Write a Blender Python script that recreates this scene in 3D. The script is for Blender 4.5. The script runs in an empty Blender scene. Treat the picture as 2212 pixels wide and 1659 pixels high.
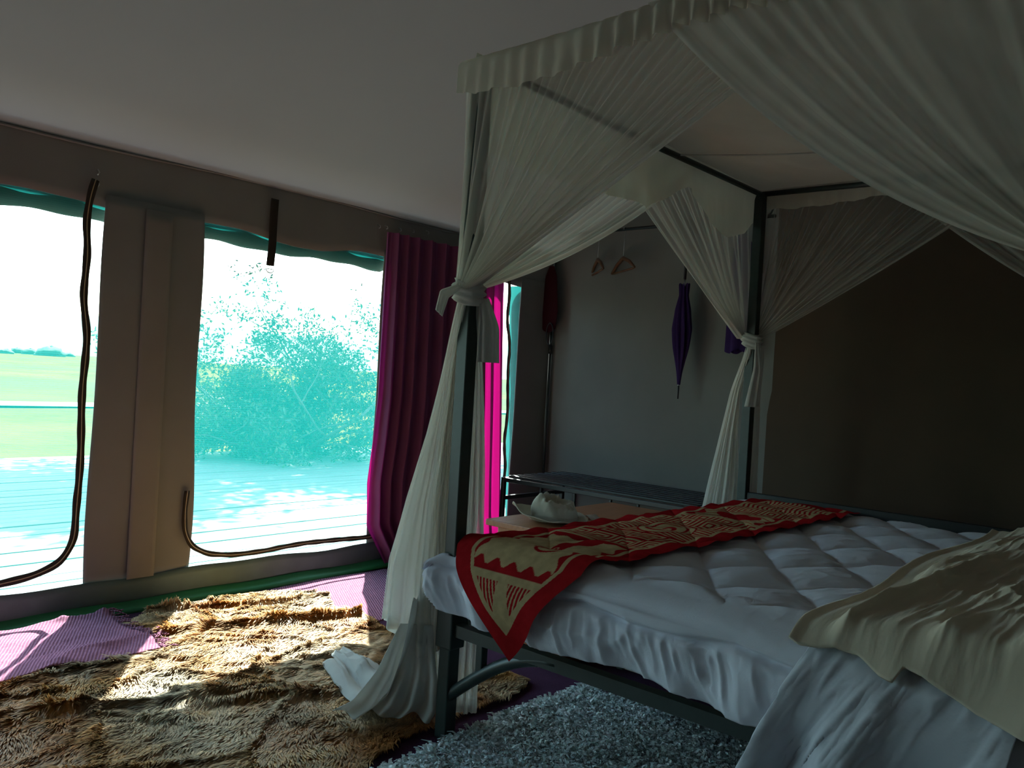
import bpy, math, random
import numpy as np
from mathutils import Matrix

random.seed(7)
rng = np.random.default_rng(7)
C = bpy.context.scene.collection
pi = math.pi

# ------------------------------------------------------------------ camera, sky, sun, exposure
F_PX = 1777.0
YAW, PITCH, ROLL = math.radians(41.2487), math.radians(-0.4246), math.radians(3.3427)
CAM = np.array([-1.8056, -1.7758, 1.1177])
FWD = np.array([math.cos(YAW) * math.cos(PITCH), math.sin(YAW) * math.cos(PITCH), math.sin(PITCH)])
_r = np.array([math.sin(YAW), -math.cos(YAW), 0.0])
_u = np.cross(_r, FWD)
RGT = math.cos(ROLL) * _r + math.sin(ROLL) * _u
UPV = -math.sin(ROLL) * _r + math.cos(ROLL) * _u
cam_data = bpy.data.cameras.new('camera')
cam_data.sensor_width = 36.0
cam_data.lens = F_PX / 2212.0 * 36.0
cam_data.clip_end = 3000
cam_data.clip_start = 0.02
cam = bpy.data.objects.new('camera', cam_data)
C.objects.link(cam)
cam.matrix_world = Matrix(((RGT[0], UPV[0], -FWD[0], CAM[0]),
                           (RGT[1], UPV[1], -FWD[1], CAM[1]),
                           (RGT[2], UPV[2], -FWD[2], CAM[2]), (0, 0, 0, 1)))
bpy.context.scene.camera = cam

SUN_EL = math.radians(48.5)
SUN_H = np.array([0.62, 0.785]) / math.hypot(0.62, 0.785)       # horizontal direction towards the sun
sc = bpy.context.scene
world = bpy.data.worlds.new('sky')
sc.world = world
world.use_nodes = True
wn = world.node_tree
bg = wn.nodes['Background']
sky = wn.nodes.new('ShaderNodeTexSky')
sky.sky_type = 'NISHITA'
sky.sun_disc = False
sky.sun_elevation = SUN_EL
sky.sun_rotation = math.atan2(SUN_H[0], SUN_H[1])
sky.air_density = 1.2
sky.dust_density = 1.5
wn.links.new(sky.outputs[0], bg.inputs[0])
bg.inputs[1].default_value = 0.30

sun_l = bpy.data.lights.new('sun_offscreen', 'SUN')
sun_l.energy = 9.5
sun_l.angle = math.radians(0.6)
sun_l.color = (1.0, 0.97, 0.92)
sun = bpy.data.objects.new('sun_offscreen', sun_l)
C.objects.link(sun)
sd = np.array([SUN_H[0] * math.cos(SUN_EL), SUN_H[1] * math.cos(SUN_EL), math.sin(SUN_EL)])
from mathutils import Vector
sun.rotation_euler = Vector(-sd).to_track_quat('-Z', 'Y').to_euler()

vs = sc.view_settings
sc.display_settings.display_device = 'sRGB'
vs.view_transform = 'Standard'
vs.look = 'None'
vs.gamma = 1.0
vs.use_curve_mapping = False
vs.exposure = 2.1
sc.cycles.transparent_max_bounces = 20
sc.cycles.max_bounces = 10
sc.cycles.diffuse_bounces = 6
sc.cycles.transmission_bounces = 10
sc.cycles.sample_clamp_indirect = 6.0
sc.cycles.caustics_reflective = False
sc.cycles.caustics_refractive = False

# ------------------------------------------------------------------ helpers
def at(px, py, axis, val):
    d = FWD + RGT * (px - 1106.0) / F_PX - UPV * (py - 829.5) / F_PX
    t = (val - CAM[axis]) / d[axis]
    return CAM + t * d

def tag(o, label=None, cat=None, group=None, kind=None):
    if label: o['label'] = label
    if cat: o['category'] = cat
    if group: o['group'] = group
    if kind: o['kind'] = kind
    return o

def empty(name, loc=(0, 0, 0)):
    o = bpy.data.objects.new(name, None)
    o.location = loc
    o.empty_display_size = 0.05
    C.objects.link(o)
    return o

def make(name, verts, faces, mat=None, parent=None, smooth=True, attrs=None, colors=None):
    """one mesh object from world-space vertices"""
    v = np.asarray(verts, np.float32).reshape(-1, 3)
    if parent is not None:
        v = v - np.array(parent_loc(parent), np.float32)
    me = bpy.data.meshes.new(name)
    f = np.asarray(faces) if not isinstance(faces, list) else None
    if f is not None:
        n, k = f.shape
        me.vertices.add(len(v)); me.vertices.foreach_set('co', v.ravel())
        me.loops.add(n * k); me.loops.foreach_set('vertex_index', f.astype(np.int32).ravel())
        me.polygons.add(n)
        me.polygons.foreach_set('loop_start', np.arange(0, n * k, k, dtype=np.int32))
        me.polygons.foreach_set('loop_total', np.full(n, k, dtype=np.int32))
        me.update(calc_edges=True)
    else:
        me.from_pydata(v.tolist(), [], faces)
        me.update()
    if smooth:
        me.polygons.foreach_set('use_smooth', np.ones(len(me.polygons), bool))
    for an, av in (attrs or {}).items():
        a = me.attributes.new(an, 'FLOAT', 'POINT')
        a.data.foreach_set('value', np.asarray(av, np.float32).ravel())
    if colors is not None:
        a = me.attributes.new('col', 'FLOAT_COLOR', 'POINT')
        cc = np.ones((len(v), 4), np.float32); cc[:, :3] = np.asarray(colors).reshape(-1, 3)
        a.data.foreach_set('color', cc.ravel())
    if mat: me.materials.append(mat)
    o = bpy.data.objects.new(name, me)
    C.objects.link(o)
    if parent is not None: o.parent = parent
    return o

def parent_loc(p):
    l = np.zeros(3)
    while p is not None:
        l = l + np.array(p.location); p = p.parent
    return l

def grid_faces(n, m, wrap=False):
    i = np.arange(n - 1)[:, None]
    j = np.arange(m if wrap else m - 1)[None, :]
    a = i * m + j; b = i * m + (j + 1) % m
    return np.stack([a, b, b + m, a + m], -1).reshape(-1, 4)

def grid(name, P, mat, parent=None, wrap=False, mask=None, attrs=None, colors=None, solid=0.0, smooth=True):
    n, m = P.shape[:2]
    f = grid_faces(n, m, wrap)
    if mask is not None:
        mk = mask.ravel()
        f = f[mk[f].all(1)]
    o = make(name, P, f, mat, parent, smooth, attrs, colors)
    if mask is not None:
        import bmesh
        bm = bmesh.new(); bm.from_mesh(o.data)
        bmesh.ops.delete(bm, geom=[v for v in bm.verts if not v.link_faces], context='VERTS')
        bm.to_mesh(o.data); bm.free()
    if solid:
        md = o.modifiers.new('thickness', 'SOLIDIFY'); md.thickness = abs(solid); md.offset = -1 if solid > 0 else 1
    return o

class MB:
    def __init__(s): s.v = []; s.f = []; s.n = 0
    def add(s, v, f):
        v = np.asarray(v, float); s.v.append(v)
        s.f += [tuple(int(k) + s.n for k in q) for q in f]; s.n += len(v); return s
    def box(s, lo, hi, bev=0.0):
        lo = np.array(lo, float); hi = np.array(hi, float)
        if bev <= 0:
            v = [(x, y, z) for z in (lo[2], hi[2]) for y in (lo[1], hi[1]) for x in (lo[0], hi[0])]
            return s.add(v, [(0, 2, 3, 1), (4, 5, 7, 6), (0, 1, 5, 4), (2, 6, 7, 3), (0, 4, 6, 2), (1, 3, 7, 5)])
        import bmesh
        bm = bmesh.new(); bmesh.ops.create_cube(bm, size=1.0)
        c = (lo + hi) / 2; d = hi - lo
        for q in bm.verts: q.co = Vector((q.co.x * d[0] + c[0], q.co.y * d[1] + c[1], q.co.z * d[2] + c[2]))
        bmesh.ops.bevel(bm, geom=bm.edges[:], offset=bev, segments=2, profile=.5, affect='EDGES')
        bm.verts.index_update()
        s.add([q.co[:] for q in bm.verts], [[q.index for q in fc.verts] for fc in bm.faces]); bm.free(); return s
    def tube(s, pts, r, k=8, cap=True, flat=None):
        pts = np.asarray(pts, float); n = len(pts)
        r = np.broadcast_to(np.asarray(r, float), (n,))
        t = np.gradient(pts, axis=0); t /= np.linalg.norm(t, axis=1)[:, None] + 1e-12
        up = np.array([0, 0, 1.0]) if abs(t[0][2]) < .9 else np.array([1.0, 0, 0])
        a = np.cross(t[0], up); a /= np.linalg.norm(a); V = []
        for i in range(n):
            a = a - t[i] * (a @ t[i]); a /= np.linalg.norm(a) + 1e-12
            b = np.cross(t[i], a)
            for j in range(k):
                th = 2 * pi * j / k
                V.append(pts[i] + r[i] * (a * math.cos(th) + b * math.sin(th)))
        f = [tuple(x) for x in grid_faces(n, k, True)]
        if cap: f += [tuple(range(k - 1, -1, -1)), tuple(range((n - 1) * k, n * k))]
        return s.add(V, f)
    def sqbar(s, p0, p1, w, h):
        """square bar between two points, h along the direction closest to up"""
        p0 = np.array(p0, float); p1 = np.array(p1, float); t = p1 - p0; t /= np.linalg.norm(t)
        up = np.array([0, 0, 1.0]) if abs(t[2]) < .9 else np.array([0, 1.0, 0])
        a = np.cross(t, up); a /= np.linalg.norm(a); b = np.cross(a, t)
        V = [p + sa * a * w / 2 + sb * b * h / 2 for p in (p0, p1) for sa, sb in ((-1, -1), (1, -1), (1, 1), (-1, 1))]
        return s.add(V, [(0, 1, 2, 3), (7, 6, 5, 4), (0, 4, 5, 1), (1, 5, 6, 2), (2, 6, 7, 3), (3, 7, 4, 0)])
    def lathe(s, prof, c=(0, 0, 0), k=24):
        prof = np.asarray(prof, float); V = []
        for r, z in prof:
            for j in range(k):
                th = 2 * pi * j / k
                V.append((c[0] + r * math.cos(th), c[1] + r * math.sin(th), c[2] + z))
        return s.add(V, [tuple(x) for x in grid_faces(len(prof), k, True)])
    def build(s, name, mat, parent=None, smooth=False):
        return make(name, np.concatenate(s.v), s.f, mat, parent, smooth)

_T = rng.random((256, 256))
def vnoise(x, y):
    x = np.asarray(x, float); y = np.asarray(y, float)
    xi = np.floor(x).astype(int); yi = np.floor(y).astype(int)
    fx = x - xi; fy = y - yi
    fx = fx * fx * fx * (fx * (fx * 6 - 15) + 10); fy = fy * fy * fy * (fy * (fy * 6 - 15) + 10)
    g = lambda a, b: _T[a % 256, b % 256]
    return (g(xi, yi) * (1 - fx) + g(xi + 1, yi) * fx) * (1 - fy) + (g(xi, yi + 1) * (1 - fx) + g(xi + 1, yi + 1) * fx) * fy
def fbm(x, y, o=4):
    s = 0; a = .5
    for k in range(o):
        s = s + a * vnoise(x * 2 ** k + 17.3 * k, y * 2 ** k + 9.1 * k); a *= .5
    return s / (1 - .5 ** o)
def ridged(x, y, o=3):
    s = 0; a = .6
    for k in range(o):
        s = s + a * (1 - np.abs(2 * vnoise(x * 2 ** k + 5.3 * k, y * 2 ** k + 31.1 * k) - 1)) ** 2; a *= .42
    return s
def sstep(a, b, x):
    t = np.clip((x - a) / (b - a), 0, 1); return t * t * (3 - 2 * t)
def poly_mask(X, Y, poly):
    poly = np.asarray(poly); ins = np.zeros(X.shape, bool); j = len(poly) - 1
    for i in range(len(poly)):
        xi, yi = poly[i]; xj, yj = poly[j]
        if yi != yj:
            ins ^= ((yi > Y) != (yj > Y)) & (X < (xj - xi) * (Y - yi) / (yj - yi) + xi)
        j = i
    return ins

# ------------------------------------------------------------------ materials
def nodes_of(name):
    m = bpy.data.materials.new(name); m.use_nodes = True
    nt = m.node_tree; nt.nodes.clear()
    return m, nt, nt.nodes.new('ShaderNodeOutputMaterial')
def N(nt, t, **kw):
    n = nt.nodes.new(t)
    for k, v in kw.items(): setattr(n, k, v)
    return n
def mixcol(nt, fac, a, b, blend='MIX'):
    n = N(nt, 'ShaderNodeMix', data_type='RGBA', blend_type=blend)
    for s, v in ((0, fac), (6, a), (7, b)):
        if hasattr(v, 'is_linked') or hasattr(v, 'links'): nt.links.new(v, n.inputs[s])
        elif s == 0: n.inputs[0].default_value = v
        else: n.inputs[s].default_value = (*v[:3], 1)
    return n.outputs[2]
def noise(nt, scale, detail=3, rough=.55, stretch=None, coord='Object'):
    tc = N(nt, 'ShaderNodeTexCoord'); n = N(nt, 'ShaderNodeTexNoise')
    n.inputs['Scale'].default_value = scale; n.inputs['Detail'].default_value = detail; n.inputs['Roughness'].default_value = rough
    src = tc.outputs[coord]
    if stretch:
        mp = N(nt, 'ShaderNodeMapping'); mp.inputs['Scale'].default_value = stretch
        nt.links.new(src, mp.inputs[0]); src = mp.outputs[0]
    nt.links.new(src, n.inputs['Vector'])
    return n
def ramp(nt, src, a, b):
    r = N(nt, 'ShaderNodeMapRange'); r.inputs[1].default_value = a; r.inputs[2].default_value = b
    nt.links.new(src, r.inputs[0]); return r.outputs[0]
def weave(nt, scale):
    tc = N(nt, 'ShaderNodeTexCoord')
    outs = []
    for d in ('X', 'Z'):
        w = N(nt, 'ShaderNodeTexWave', wave_type='BANDS', bands_direction=d)
        w.inputs['Scale'].default_value = scale; w.inputs['Distortion'].default_value = .6
        nt.links.new(tc.outputs['Object'], w.inputs[0]); outs.append(w.outputs['Fac'])
    m = N(nt, 'ShaderNodeMath', operation='ADD'); nt.links.new(outs[0], m.inputs[0]); nt.links.new(outs[1], m.inputs[1])
    return m.outputs[0]
def bump(nt, src, strength=.3, dist=.005):
    b = N(nt, 'ShaderNodeBump'); b.inputs['Strength'].default_value = strength; b.inputs['Distance'].default_value = dist
    nt.links.new(src, b.inputs['Height']); return b.outputs[0]

def cloth(name, col, col2=None, nscale=3.0, transl=0.3, tcol=None, bscale=40, bstr=.25, bdist=.004, stretch=None, attr=False, alpha=None, rough=1.0, weave_scale=None, sheen=0.0):
    """woven fabric: diffuse front, some light let through"""
    m, nt, out = nodes_of(name)
    if attr:
        a = N(nt, 'ShaderNodeAttribute', attribute_name='col'); c = a.outputs['Color']
        n2 = noise(nt, nscale, 4)
        c = mixcol(nt, ramp(nt, n2.outputs[0], .3, .7), c, mixcol(nt, 1.0, c, col2 or (.8, .8, .8), 'MULTIPLY'))
    else:
        n1 = noise(nt, nscale, 4)
        c = mixcol(nt, ramp(nt, n1.outputs[0], .3, .7), col, col2 or tuple(x * .82 for x in col))
    nb = noise(nt, bscale, 4, .6, stretch)
    h = nb.outputs[0]
    if weave_scale:
        ad = N(nt, 'ShaderNodeMath', operation='MULTIPLY_ADD'); nt.links.new(weave(nt, weave_scale), ad.inputs[0]); ad.inputs[1].default_value = .15; nt.links.new(h, ad.inputs[2]); h = ad.outputs[0]
    bn = bump(nt, h, bstr, bdist)
    d = N(nt, 'ShaderNodeBsdfDiffuse'); nt.links.new(c, d.inputs[0]); nt.links.new(bn, d.inputs['Normal']); d.inputs['Roughness'].default_value = .5
    sh = d.outputs[0]
    if sheen:
        g = N(nt, 'ShaderNodeBsdfSheen'); g.inputs['Roughness'].default_value = .4; nt.links.new(c, g.inputs[0])
        ms = N(nt, 'ShaderNodeMixShader'); ms.inputs[0].default_value = sheen; nt.links.new(sh, ms.inputs[1]); nt.links.new(g.outputs[0], ms.inputs[2]); sh = ms.outputs[0]
    if transl > 0:
        t = N(nt, 'ShaderNodeBsdfTranslucent')
        if tcol: t.inputs[0].default_value = (*tcol, 1)
        else: nt.links.new(c, t.inputs[0])
        mx = N(nt, 'ShaderNodeMixShader'); mx.inputs[0].default_value = transl
        nt.links.new(sh, mx.inputs[1]); nt.links.new(t.outputs[0], mx.inputs[2]); sh = mx.outputs[0]
    if alpha is not None:
        tr = N(nt, 'ShaderNodeBsdfTransparent'); mx = N(nt, 'ShaderNodeMixShader')
        nt.links.new(tr.outputs[0], mx.inputs[1]); nt.links.new(sh, mx.inputs[2])
        if alpha == 'attr':
            a = N(nt, 'ShaderNodeAttribute', attribute_name='dens'); nt.links.new(a.outputs['Fac'], mx.inputs[0])
        else: mx.inputs[0].default_value = alpha
        sh = mx.outputs[0]
    nt.links.new(sh, out.inputs[0])
    return m

def solid(name, col, col2=None, rough=.5, nscale=8, stretch=None, metal=0.0, bstr=.1, bdist=.002, spec=.5, attr=False):
    m, nt, out = nodes_of(name)
    p = N(nt, 'ShaderNodeBsdfPrincipled')
    n1 = noise(nt, nscale, 5, .6, stretch)
    if attr:
        a = N(nt, 'ShaderNodeAttribute', attribute_name='col'); c = a.outputs['Color']
    else:
        c = mixcol(nt, ramp(nt, n1.outputs[0], .3, .7), col, col2 or tuple(x * .75 for x in col))
    nt.links.new(c, p.inputs['Base Color'])
    p.inputs['Roughness'].default_value = rough; p.inputs['Metallic'].default_value = metal
    p.inputs['Specular IOR Level'].default_value = spec
    nt.links.new(bump(nt, n1.outputs[0], bstr, bdist), p.inputs['Normal'])
    nt.links.new(p.outputs[0], out.inputs[0])
    return m

def hairmat(name, nscale=4):
    m, nt, out = nodes_of(name)
    a = N(nt, 'ShaderNodeAttribute', attribute_name='col')
    d = N(nt, 'ShaderNodeBsdfDiffuse'); nt.links.new(a.outputs['Color'], d.inputs[0])
    t = N(nt, 'ShaderNodeBsdfTranslucent'); nt.links.new(a.outputs['Color'], t.inputs[0])
    g = N(nt, 'ShaderNodeBsdfGlossy'); g.inputs['Roughness'].default_value = .45; g.inputs[0].default_value = (.9, .85, .75, 1)
    m1 = N(nt, 'ShaderNodeMixShader'); m1.inputs[0].default_value = .3
    nt.links.new(d.outputs[0], m1.inputs[1]); nt.links.new(t.outputs[0], m1.inputs[2])
    m2 = N(nt, 'ShaderNodeMixShader'); m2.inputs[0].default_value = .06
    nt.links.new(m1.outputs[0], m2.inputs[1]); nt.links.new(g.outputs[0], m2.inputs[2])
    nt.links.new(m2.outputs[0], out.inputs[0])
    return m

def mesh_screen_mat():
    """fine teal insect screen: open holes, threads that reflect and pass light"""
    m, nt, out = nodes_of('insect_screen')
    tc = N(nt, 'ShaderNodeTexCoord')
    w = N(nt, 'ShaderNodeTexWave', wave_type='BANDS', bands_direction='Z'); w.inputs['Scale'].default_value = 36.0
    w.inputs['Distortion'].default_value = 1.2; w.inputs['Detail'].default_value = 2
    nt.links.new(tc.outputs['Object'], w.inputs[0])
    n1 = noise(nt, 2.0, 3)
    fac = N(nt, 'ShaderNodeMapRange'); fac.inputs[3].default_value = .26; fac.inputs[4].default_value = .36
    nt.links.new(w.outputs['Fac'], fac.inputs[0])
    tr = N(nt, 'ShaderNodeBsdfTransparent'); tr.inputs[0].default_value = (.84, .97, .955, 1)
    d = N(nt, 'ShaderNodeBsdfDiffuse'); d.inputs[0].default_value = (.03, .36, .32, 1)
    t = N(nt, 'ShaderNodeBsdfTranslucent'); t.inputs[0].default_value = (.012, .34, .31, 1)
    m1 = N(nt, 'ShaderNodeMixShader'); m1.inputs[0].default_value = .5
    nt.links.new(d.outputs[0], m1.inputs[1]); nt.links.new(t.outputs[0], m1.inputs[2])
    m2 = N(nt, 'ShaderNodeMixShader'); nt.links.new(fac.outputs[0], m2.inputs[0])
    nt.links.new(tr.outputs[0], m2.inputs[1]); nt.links.new(m1.outputs[0], m2.inputs[2])
    nt.links.new(m2.outputs[0], out.inputs[0])
    return m

M = {}
M['canvas'] = cloth('canvas_grey', (.26, .255, .24), (.225, .22, .207), 2.0, .0, None, 25, .15, .004, weave_scale=220)
M['sill'] = solid('dark_groundsheet', (.10, .155, .15), (.08, .125, .12), .6, 12)
M['flap'] = cloth('canvas_flap', (.12, .13, .11), None, 4, .0, None, 30, .3, .006)
M['canvas_strip'] = cloth('canvas_seam', (.27, .255, .23), (.235, .22, .20), 2.0, .0, None, 25, .15, .004)
M['roof'] = cloth('canvas_roof', (.34, .34, .335), (.31, .31, .305), 1.0, .20, (.34, .34, .33), 18, .15, .006)
M['brown'] = cloth('canvas_brown', (.135, .090, .065), (.095, .072, .055), 1.4, .0, None, 18, .2, .006)
M['fly'] = cloth('canvas_fly', (.16, .16, .15), (.14, .14, .13), 1.0, .10, (.30, .30, .28), 18, .15, .006)
M['screen'] = mesh_screen_mat()
M['curtain'] = cloth('curtain_magenta', (.26, .09, .19), (.22, .075, .16), 3, .24, (.45, .004, .14), 60, .2, .003, weave_scale=300)
M['net'] = cloth('mosquito_net', (.86, .83, .77), (.80, .77, .71), 6, .45, None, 200, .15, .001, alpha='attr')
M['hem'] = cloth('net_hem', (.80, .78, .74), None, 6, .35, None, 200, .1, .001)
M['cotton'] = cloth('canopy_cotton', (.80, .75, .65), (.74, .69, .60), 4, .4, None, 26, .3, .006)
M['duvet'] = cloth('duvet_cotton', (.80, .80, .87), (.74, .74, .81), 3, .0, None, 22, .45, .008, stretch=(1.0, 1.8, 1.0), weave_scale=500)
M['sheet'] = cloth('sheet_cotton', (.70, .71, .76), (.62, .63, .68), 3, .15, None, 16, .35, .008)
M['cream'] = cloth('cream_cotton', (.72, .63, .50), (.65, .56, .44), 3, .15, None, 14, .5, .010, stretch=(.5, 2.2, 1.0))
M['mattress'] = cloth('mattress_ticking', (.62, .58, .48), None, 5, .0, None, 60, .2, .003)
M['runner'] = cloth('runner_print', (1, 1, 1), (.82, .82, .82), 30, .0, None, 90, .35, .003, attr=True, weave_scale=400)
M['metal'] = solid('dark_green_metal', (.024, .036, .033), (.018, .028, .025), .45, 30, bstr=.05)
M['black'] = solid('black_metal', (.012, .013, .014), (.008, .009, .01), .45, 30)
M['steel'] = solid('steel', (.5, .5, .5), (.4, .4, .4), .3, 30, metal=1.0)
M['wood'] = solid('orange_wood', (.34, .13, .05), (.24, .085, .032), .45, 5, (1.0, 14, 14), bstr=.1)
M['hanger'] = solid('hanger_wood', (.17, .07, .03), (.13, .05, .02), .45, 9, (8, 1, 8))
M['floor'] = cloth('plum_carpet', (.10, .045, .085), (.075, .035, .065), 6, .0, None, 260, .7, .004)
M['trim'] = solid('green_groundsheet', (.035, .27, .10), (.03, .2, .08), .55, 6)
def ribbed(name, c1, c2, per):
    m, nt, out = nodes_of(name)
    tc = N(nt, 'ShaderNodeTexCoord'); mp = N(nt, 'ShaderNodeMapping'); mp.inputs['Rotation'].default_value = (0, 0, .5)
    nt.links.new(tc.outputs['Object'], mp.inputs[0])
    w = N(nt, 'ShaderNodeTexWave', wave_type='BANDS', bands_direction='X'); w.inputs['Scale'].default_value = .314 / per; w.inputs['Distortion'].default_value = .8; w.inputs['Detail'].default_value = 1
    nt.links.new(mp.outputs[0], w.inputs[0])
    n1 = noise(nt, 90, 3)
    c = mixcol(nt, ramp(nt, w.outputs['Fac'], .25, .7), c2, c1)
    c = mixcol(nt, ramp(nt, n1.outputs[0], .35, .7), c, mixcol(nt, 1.0, c, (.75, .75, .75), 'MULTIPLY'))
    d = N(nt, 'ShaderNodeBsdfDiffuse'); nt.links.new(c, d.inputs[0]); nt.links.new(bump(nt, w.outputs['Fac'], .8, .004), d.inputs['Normal'])
    nt.links.new(d.outputs[0], out.inputs[0]); return m
M['mat'] = ribbed('pink_woven', (.37, .165, .235), (.22, .095, .145), .011)
M['fur'] = hairmat('hide_hair')
M['hide'] = solid('hide_base', (1, 1, 1), rough=.9, nscale=60, attr=True, bstr=.5, bdist=.004, spec=.1)
M['shag'] = hairmat('shag_pile')
M['shagbase'] = cloth('shag_backing', (.34, .38, .37), None, 8, 0, None, 100, .4, .004)
M['zip'] = cloth('zip_tape', (.05, .042, .035), None, 6, .0, None, 80, .3, .002)
M['zipteeth'] = solid('zip_teeth', (.42, .30, .16), None, .4, 40)
M['hat'] = cloth('hat_cotton', (.50, .46, .37), (.43, .40, .32), 8, .0, None, 60, .3, .004)
M['hatband'] = cloth('hat_band', (.44, .40, .32), None, 8, .0, None, 60, .3, .004)
M['purple'] = cloth('umbrella_purple', (.060, .032, .125), (.045, .024, .095), 6, .1, None, 60, .2, .003)
M['red'] = cloth('red_pouch', (.05, .012, .016), None, 6, .0, None, 60, .2, .003)
M['paper'] = cloth('paper', (.8, .75, .68), None, 6, .2, None, 60, .1, .001)
M['deck'] = solid('deck_boards', (.17, .158, .142), (.12, .11, .098), .75, 2.5, (1, 12, 12), bstr=.3, bdist=.004)
M['leaf'] = hairmat('acacia_leaf')
M['bark'] = solid('bark', (.14, .11, .085), (.09, .07, .055), .9, 20)

def grass_mat():
    m, nt, out = nodes_of('savanna_grass')
    n1 = noise(nt, .16, 8, .72, (1, .45, 1)); n2 = noise(nt, 3.0, 6, .7); n3 = noise(nt, .03, 4, .6, (.4, 1, 1))
    c = mixcol(nt, ramp(nt, n1.outputs[0], .35, .65), (.036, .033, .006), (.135, .082, .030))
    c = mixcol(nt, ramp(nt, n2.outputs[0], .3, .75), c, (.095, .072, .014))
    c = mixcol(nt, ramp(nt, n3.outputs[0], .45, .6), c, (.080, .055, .024))
    d = N(nt, 'ShaderNodeBsdfDiffuse'); nt.links.new(c, d.inputs[0])
    nt.links.new(bump(nt, n2.outputs[0], .6, .2), d.inputs['Normal'])
    nt.links.new(d.outputs[0], out.inputs[0])
    return m
M['grass'] = grass_mat()
M['track'] = solid('dirt_track', (.13, .115, .09), (.1, .085, .065), .95, 1.0)
M['hill'] = solid('hill_scrub', (.085, .095, .065), (.06, .072, .05), .95, .03, bstr=.3, bdist=1.0)
M['bush'] = solid('bush_green', (.03, .05, .02), (.02, .035, .015), .9, .6)

# ------------------------------------------------------------------ structure
W = 1.845                   # window wall plane
XB, XF, YR = 2.70, -4.3, -3.0
ZE = 1.99                   # wall top
RIDGE = (-0.55, 3.15)
EAVE_Y, EAVE_Z = 2.15, 2.16

fl = MB().box((XF, YR, -.05), (XB, W + .02, 0)).build('floor', M['floor']); tag(fl, kind='structure')

wall = empty('wall_left', (0, W, 0)); tag(wall, kind='structure')
def canvas_panel(name, x0, x1, z0, z1, mat, parent, y=W, nx=40, nz=24, billow=.0, wav=.004, edge=None, solidt=.004):
    a = np.linspace(0, 1, nx)[None, :]; b = np.linspace(0, 1, nz)[:, None]
    x = x0 + (x1 - x0) * a + 0 * b; z = z0 + (z1 - z0) * b + 0 * a
    if edge: x, z = edge(x, z, a, b)
    yy = y - billow * np.sin(pi * a) * np.sin(pi * np.clip(b * .9 + .05, 0, 1)) + wav * 2 * (fbm(x * 3 + 3, z * 2) - .5) + 0 * z
    return grid(name, np.stack([x, yy, z], -1), mat, parent, solid=solidt)
# windows: x ranges on this wall
WIN = [(-3.3, -2.05), (-1.6, -.355), (.10, 1.16), (2.02, 2.345)]
ZS, ZT = .145, 1.74
def head_edge(x, z, a, b):
    dip = .018 * np.sin(x * 7.3) + .02 * (fbm(x * 3, 0 * x) - .5)
    return x, z + (1 - b) * dip
canvas_panel('header_band', XF, XB, ZT, ZE + .03, M['canvas'], wall, nx=160, nz=8, edge=head_edge)
canvas_panel('sill_band', XF, XB, 0.0, ZS + .004, M['sill'], wall, y=W - .022, nx=120, nz=6, edge=lambda x, z, a, b: (x, z + b * (.006 * np.sin(x * 5) + .004 * np.sin(x * 13))))
def pillar_edge(amp, sgn0=1, sgn1=1):
    def e(x, z, a, b):
        s = (a - .5) * 2
        w = amp * (.6 * np.sin(b * 2.6 + .4) - .5 * sstep(.0, .45, b) + .25 * np.sin(b * 9))
        return x + np.where(s < 0, -w * np.abs(s) * sgn0 * .6, w * np.abs(s) * sgn1), z
    return e
pill = [(XF, -3.3), (-2.05, -1.6), (-.355, .10), (1.16, 2.02), (2.345, XB)]
for i, (a, b) in enumerate(pill):
    canvas_panel('pillar_panel', a, b, .135, ZT + .05, M['canvas'], wall, y=W - .012, nx=30, nz=40, billow=.012, edge=pillar_edge(.03))
canvas_panel('reinforcement_strip', -.185, -.065, .14, ZT + .02, M['canvas_strip'], wall, y=W - .031, nx=8, nz=30, billow=.001, wav=.001, solidt=.003)
# seam along the top of the wall
MB().tube([(x, W - .006, ZE + .01 * math.sin(x * 3)) for x in np.linspace(XF, XB, 60)], .006, 6).build('seam', M['canvas'], wall, True)

for k, (a, b) in enumerate(WIN):
    wr = empty('window_%d' % (k + 1), ((a + b) / 2, W, ZS)); tag(wr, kind='structure')
    aa = np.linspace(a - .03, b + .03, 30)[None, :]; bb = np.linspace(ZS - .03, ZT + .06, 30)[:, None]
    yy = W + .012 + .006 * np.sin((aa - a) / (b - a) * pi) + .003 * (fbm(aa * 3, bb * 2) - .5)
    sco = grid('mesh_screen', np.stack([aa + 0 * bb, yy, bb + 0 * aa], -1), M['screen'], wr)

def smooth_path(pts, n=80):
    pts = np.asarray(pts, float); d = np.r_[0, np.cumsum(np.linalg.norm(np.diff(pts, axis=0), axis=1))]
    t = np.linspace(0, d[-1], n)
    P = np.stack([np.interp(t, d, pts[:, i]) for i in range(3)], -1)
    for _ in range(6):
        P[1:-1] = (P[:-2] + 2 * P[1:-1] + P[2:]) / 4
    return P
def zipper(pix, parent, y=W - .035, w=.030, n=120, wav=.004):
    P = smooth_path([at(px, py, 1, y) for px, py in pix], n)
    s = np.linspace(0, 1, n)
    P[:, 1] += wav * np.sin(s * 31)
    t = np.gradient(P, axis=0); t /= np.linalg.norm(t, axis=1)[:, None]
    nn = np.stack([-t[:, 2], 0 * s, t[:, 0]], -1)
    ww = w / 2 * (1 + .08 * np.sin(s * 90))
    off = np.linspace(-1, 1, 5)
    G = P[:, None, :] + nn[:, None, :] * (off[None, :, None] * ww[:, None, None])
    G[..., 1] += -.003 * (1 - off[None, :] ** 2)
    z = grid('zip_tape', G, M['zip'], parent, solid=.003)
    T = P.copy(); T[:, 1] -= .006
    MB().tube(T, .0022, 5).build('zip_teeth', M['zipteeth'], z, True)
    return z
win = {o.name: o for o in C.objects if o.name.startswith('window_')}
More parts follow.
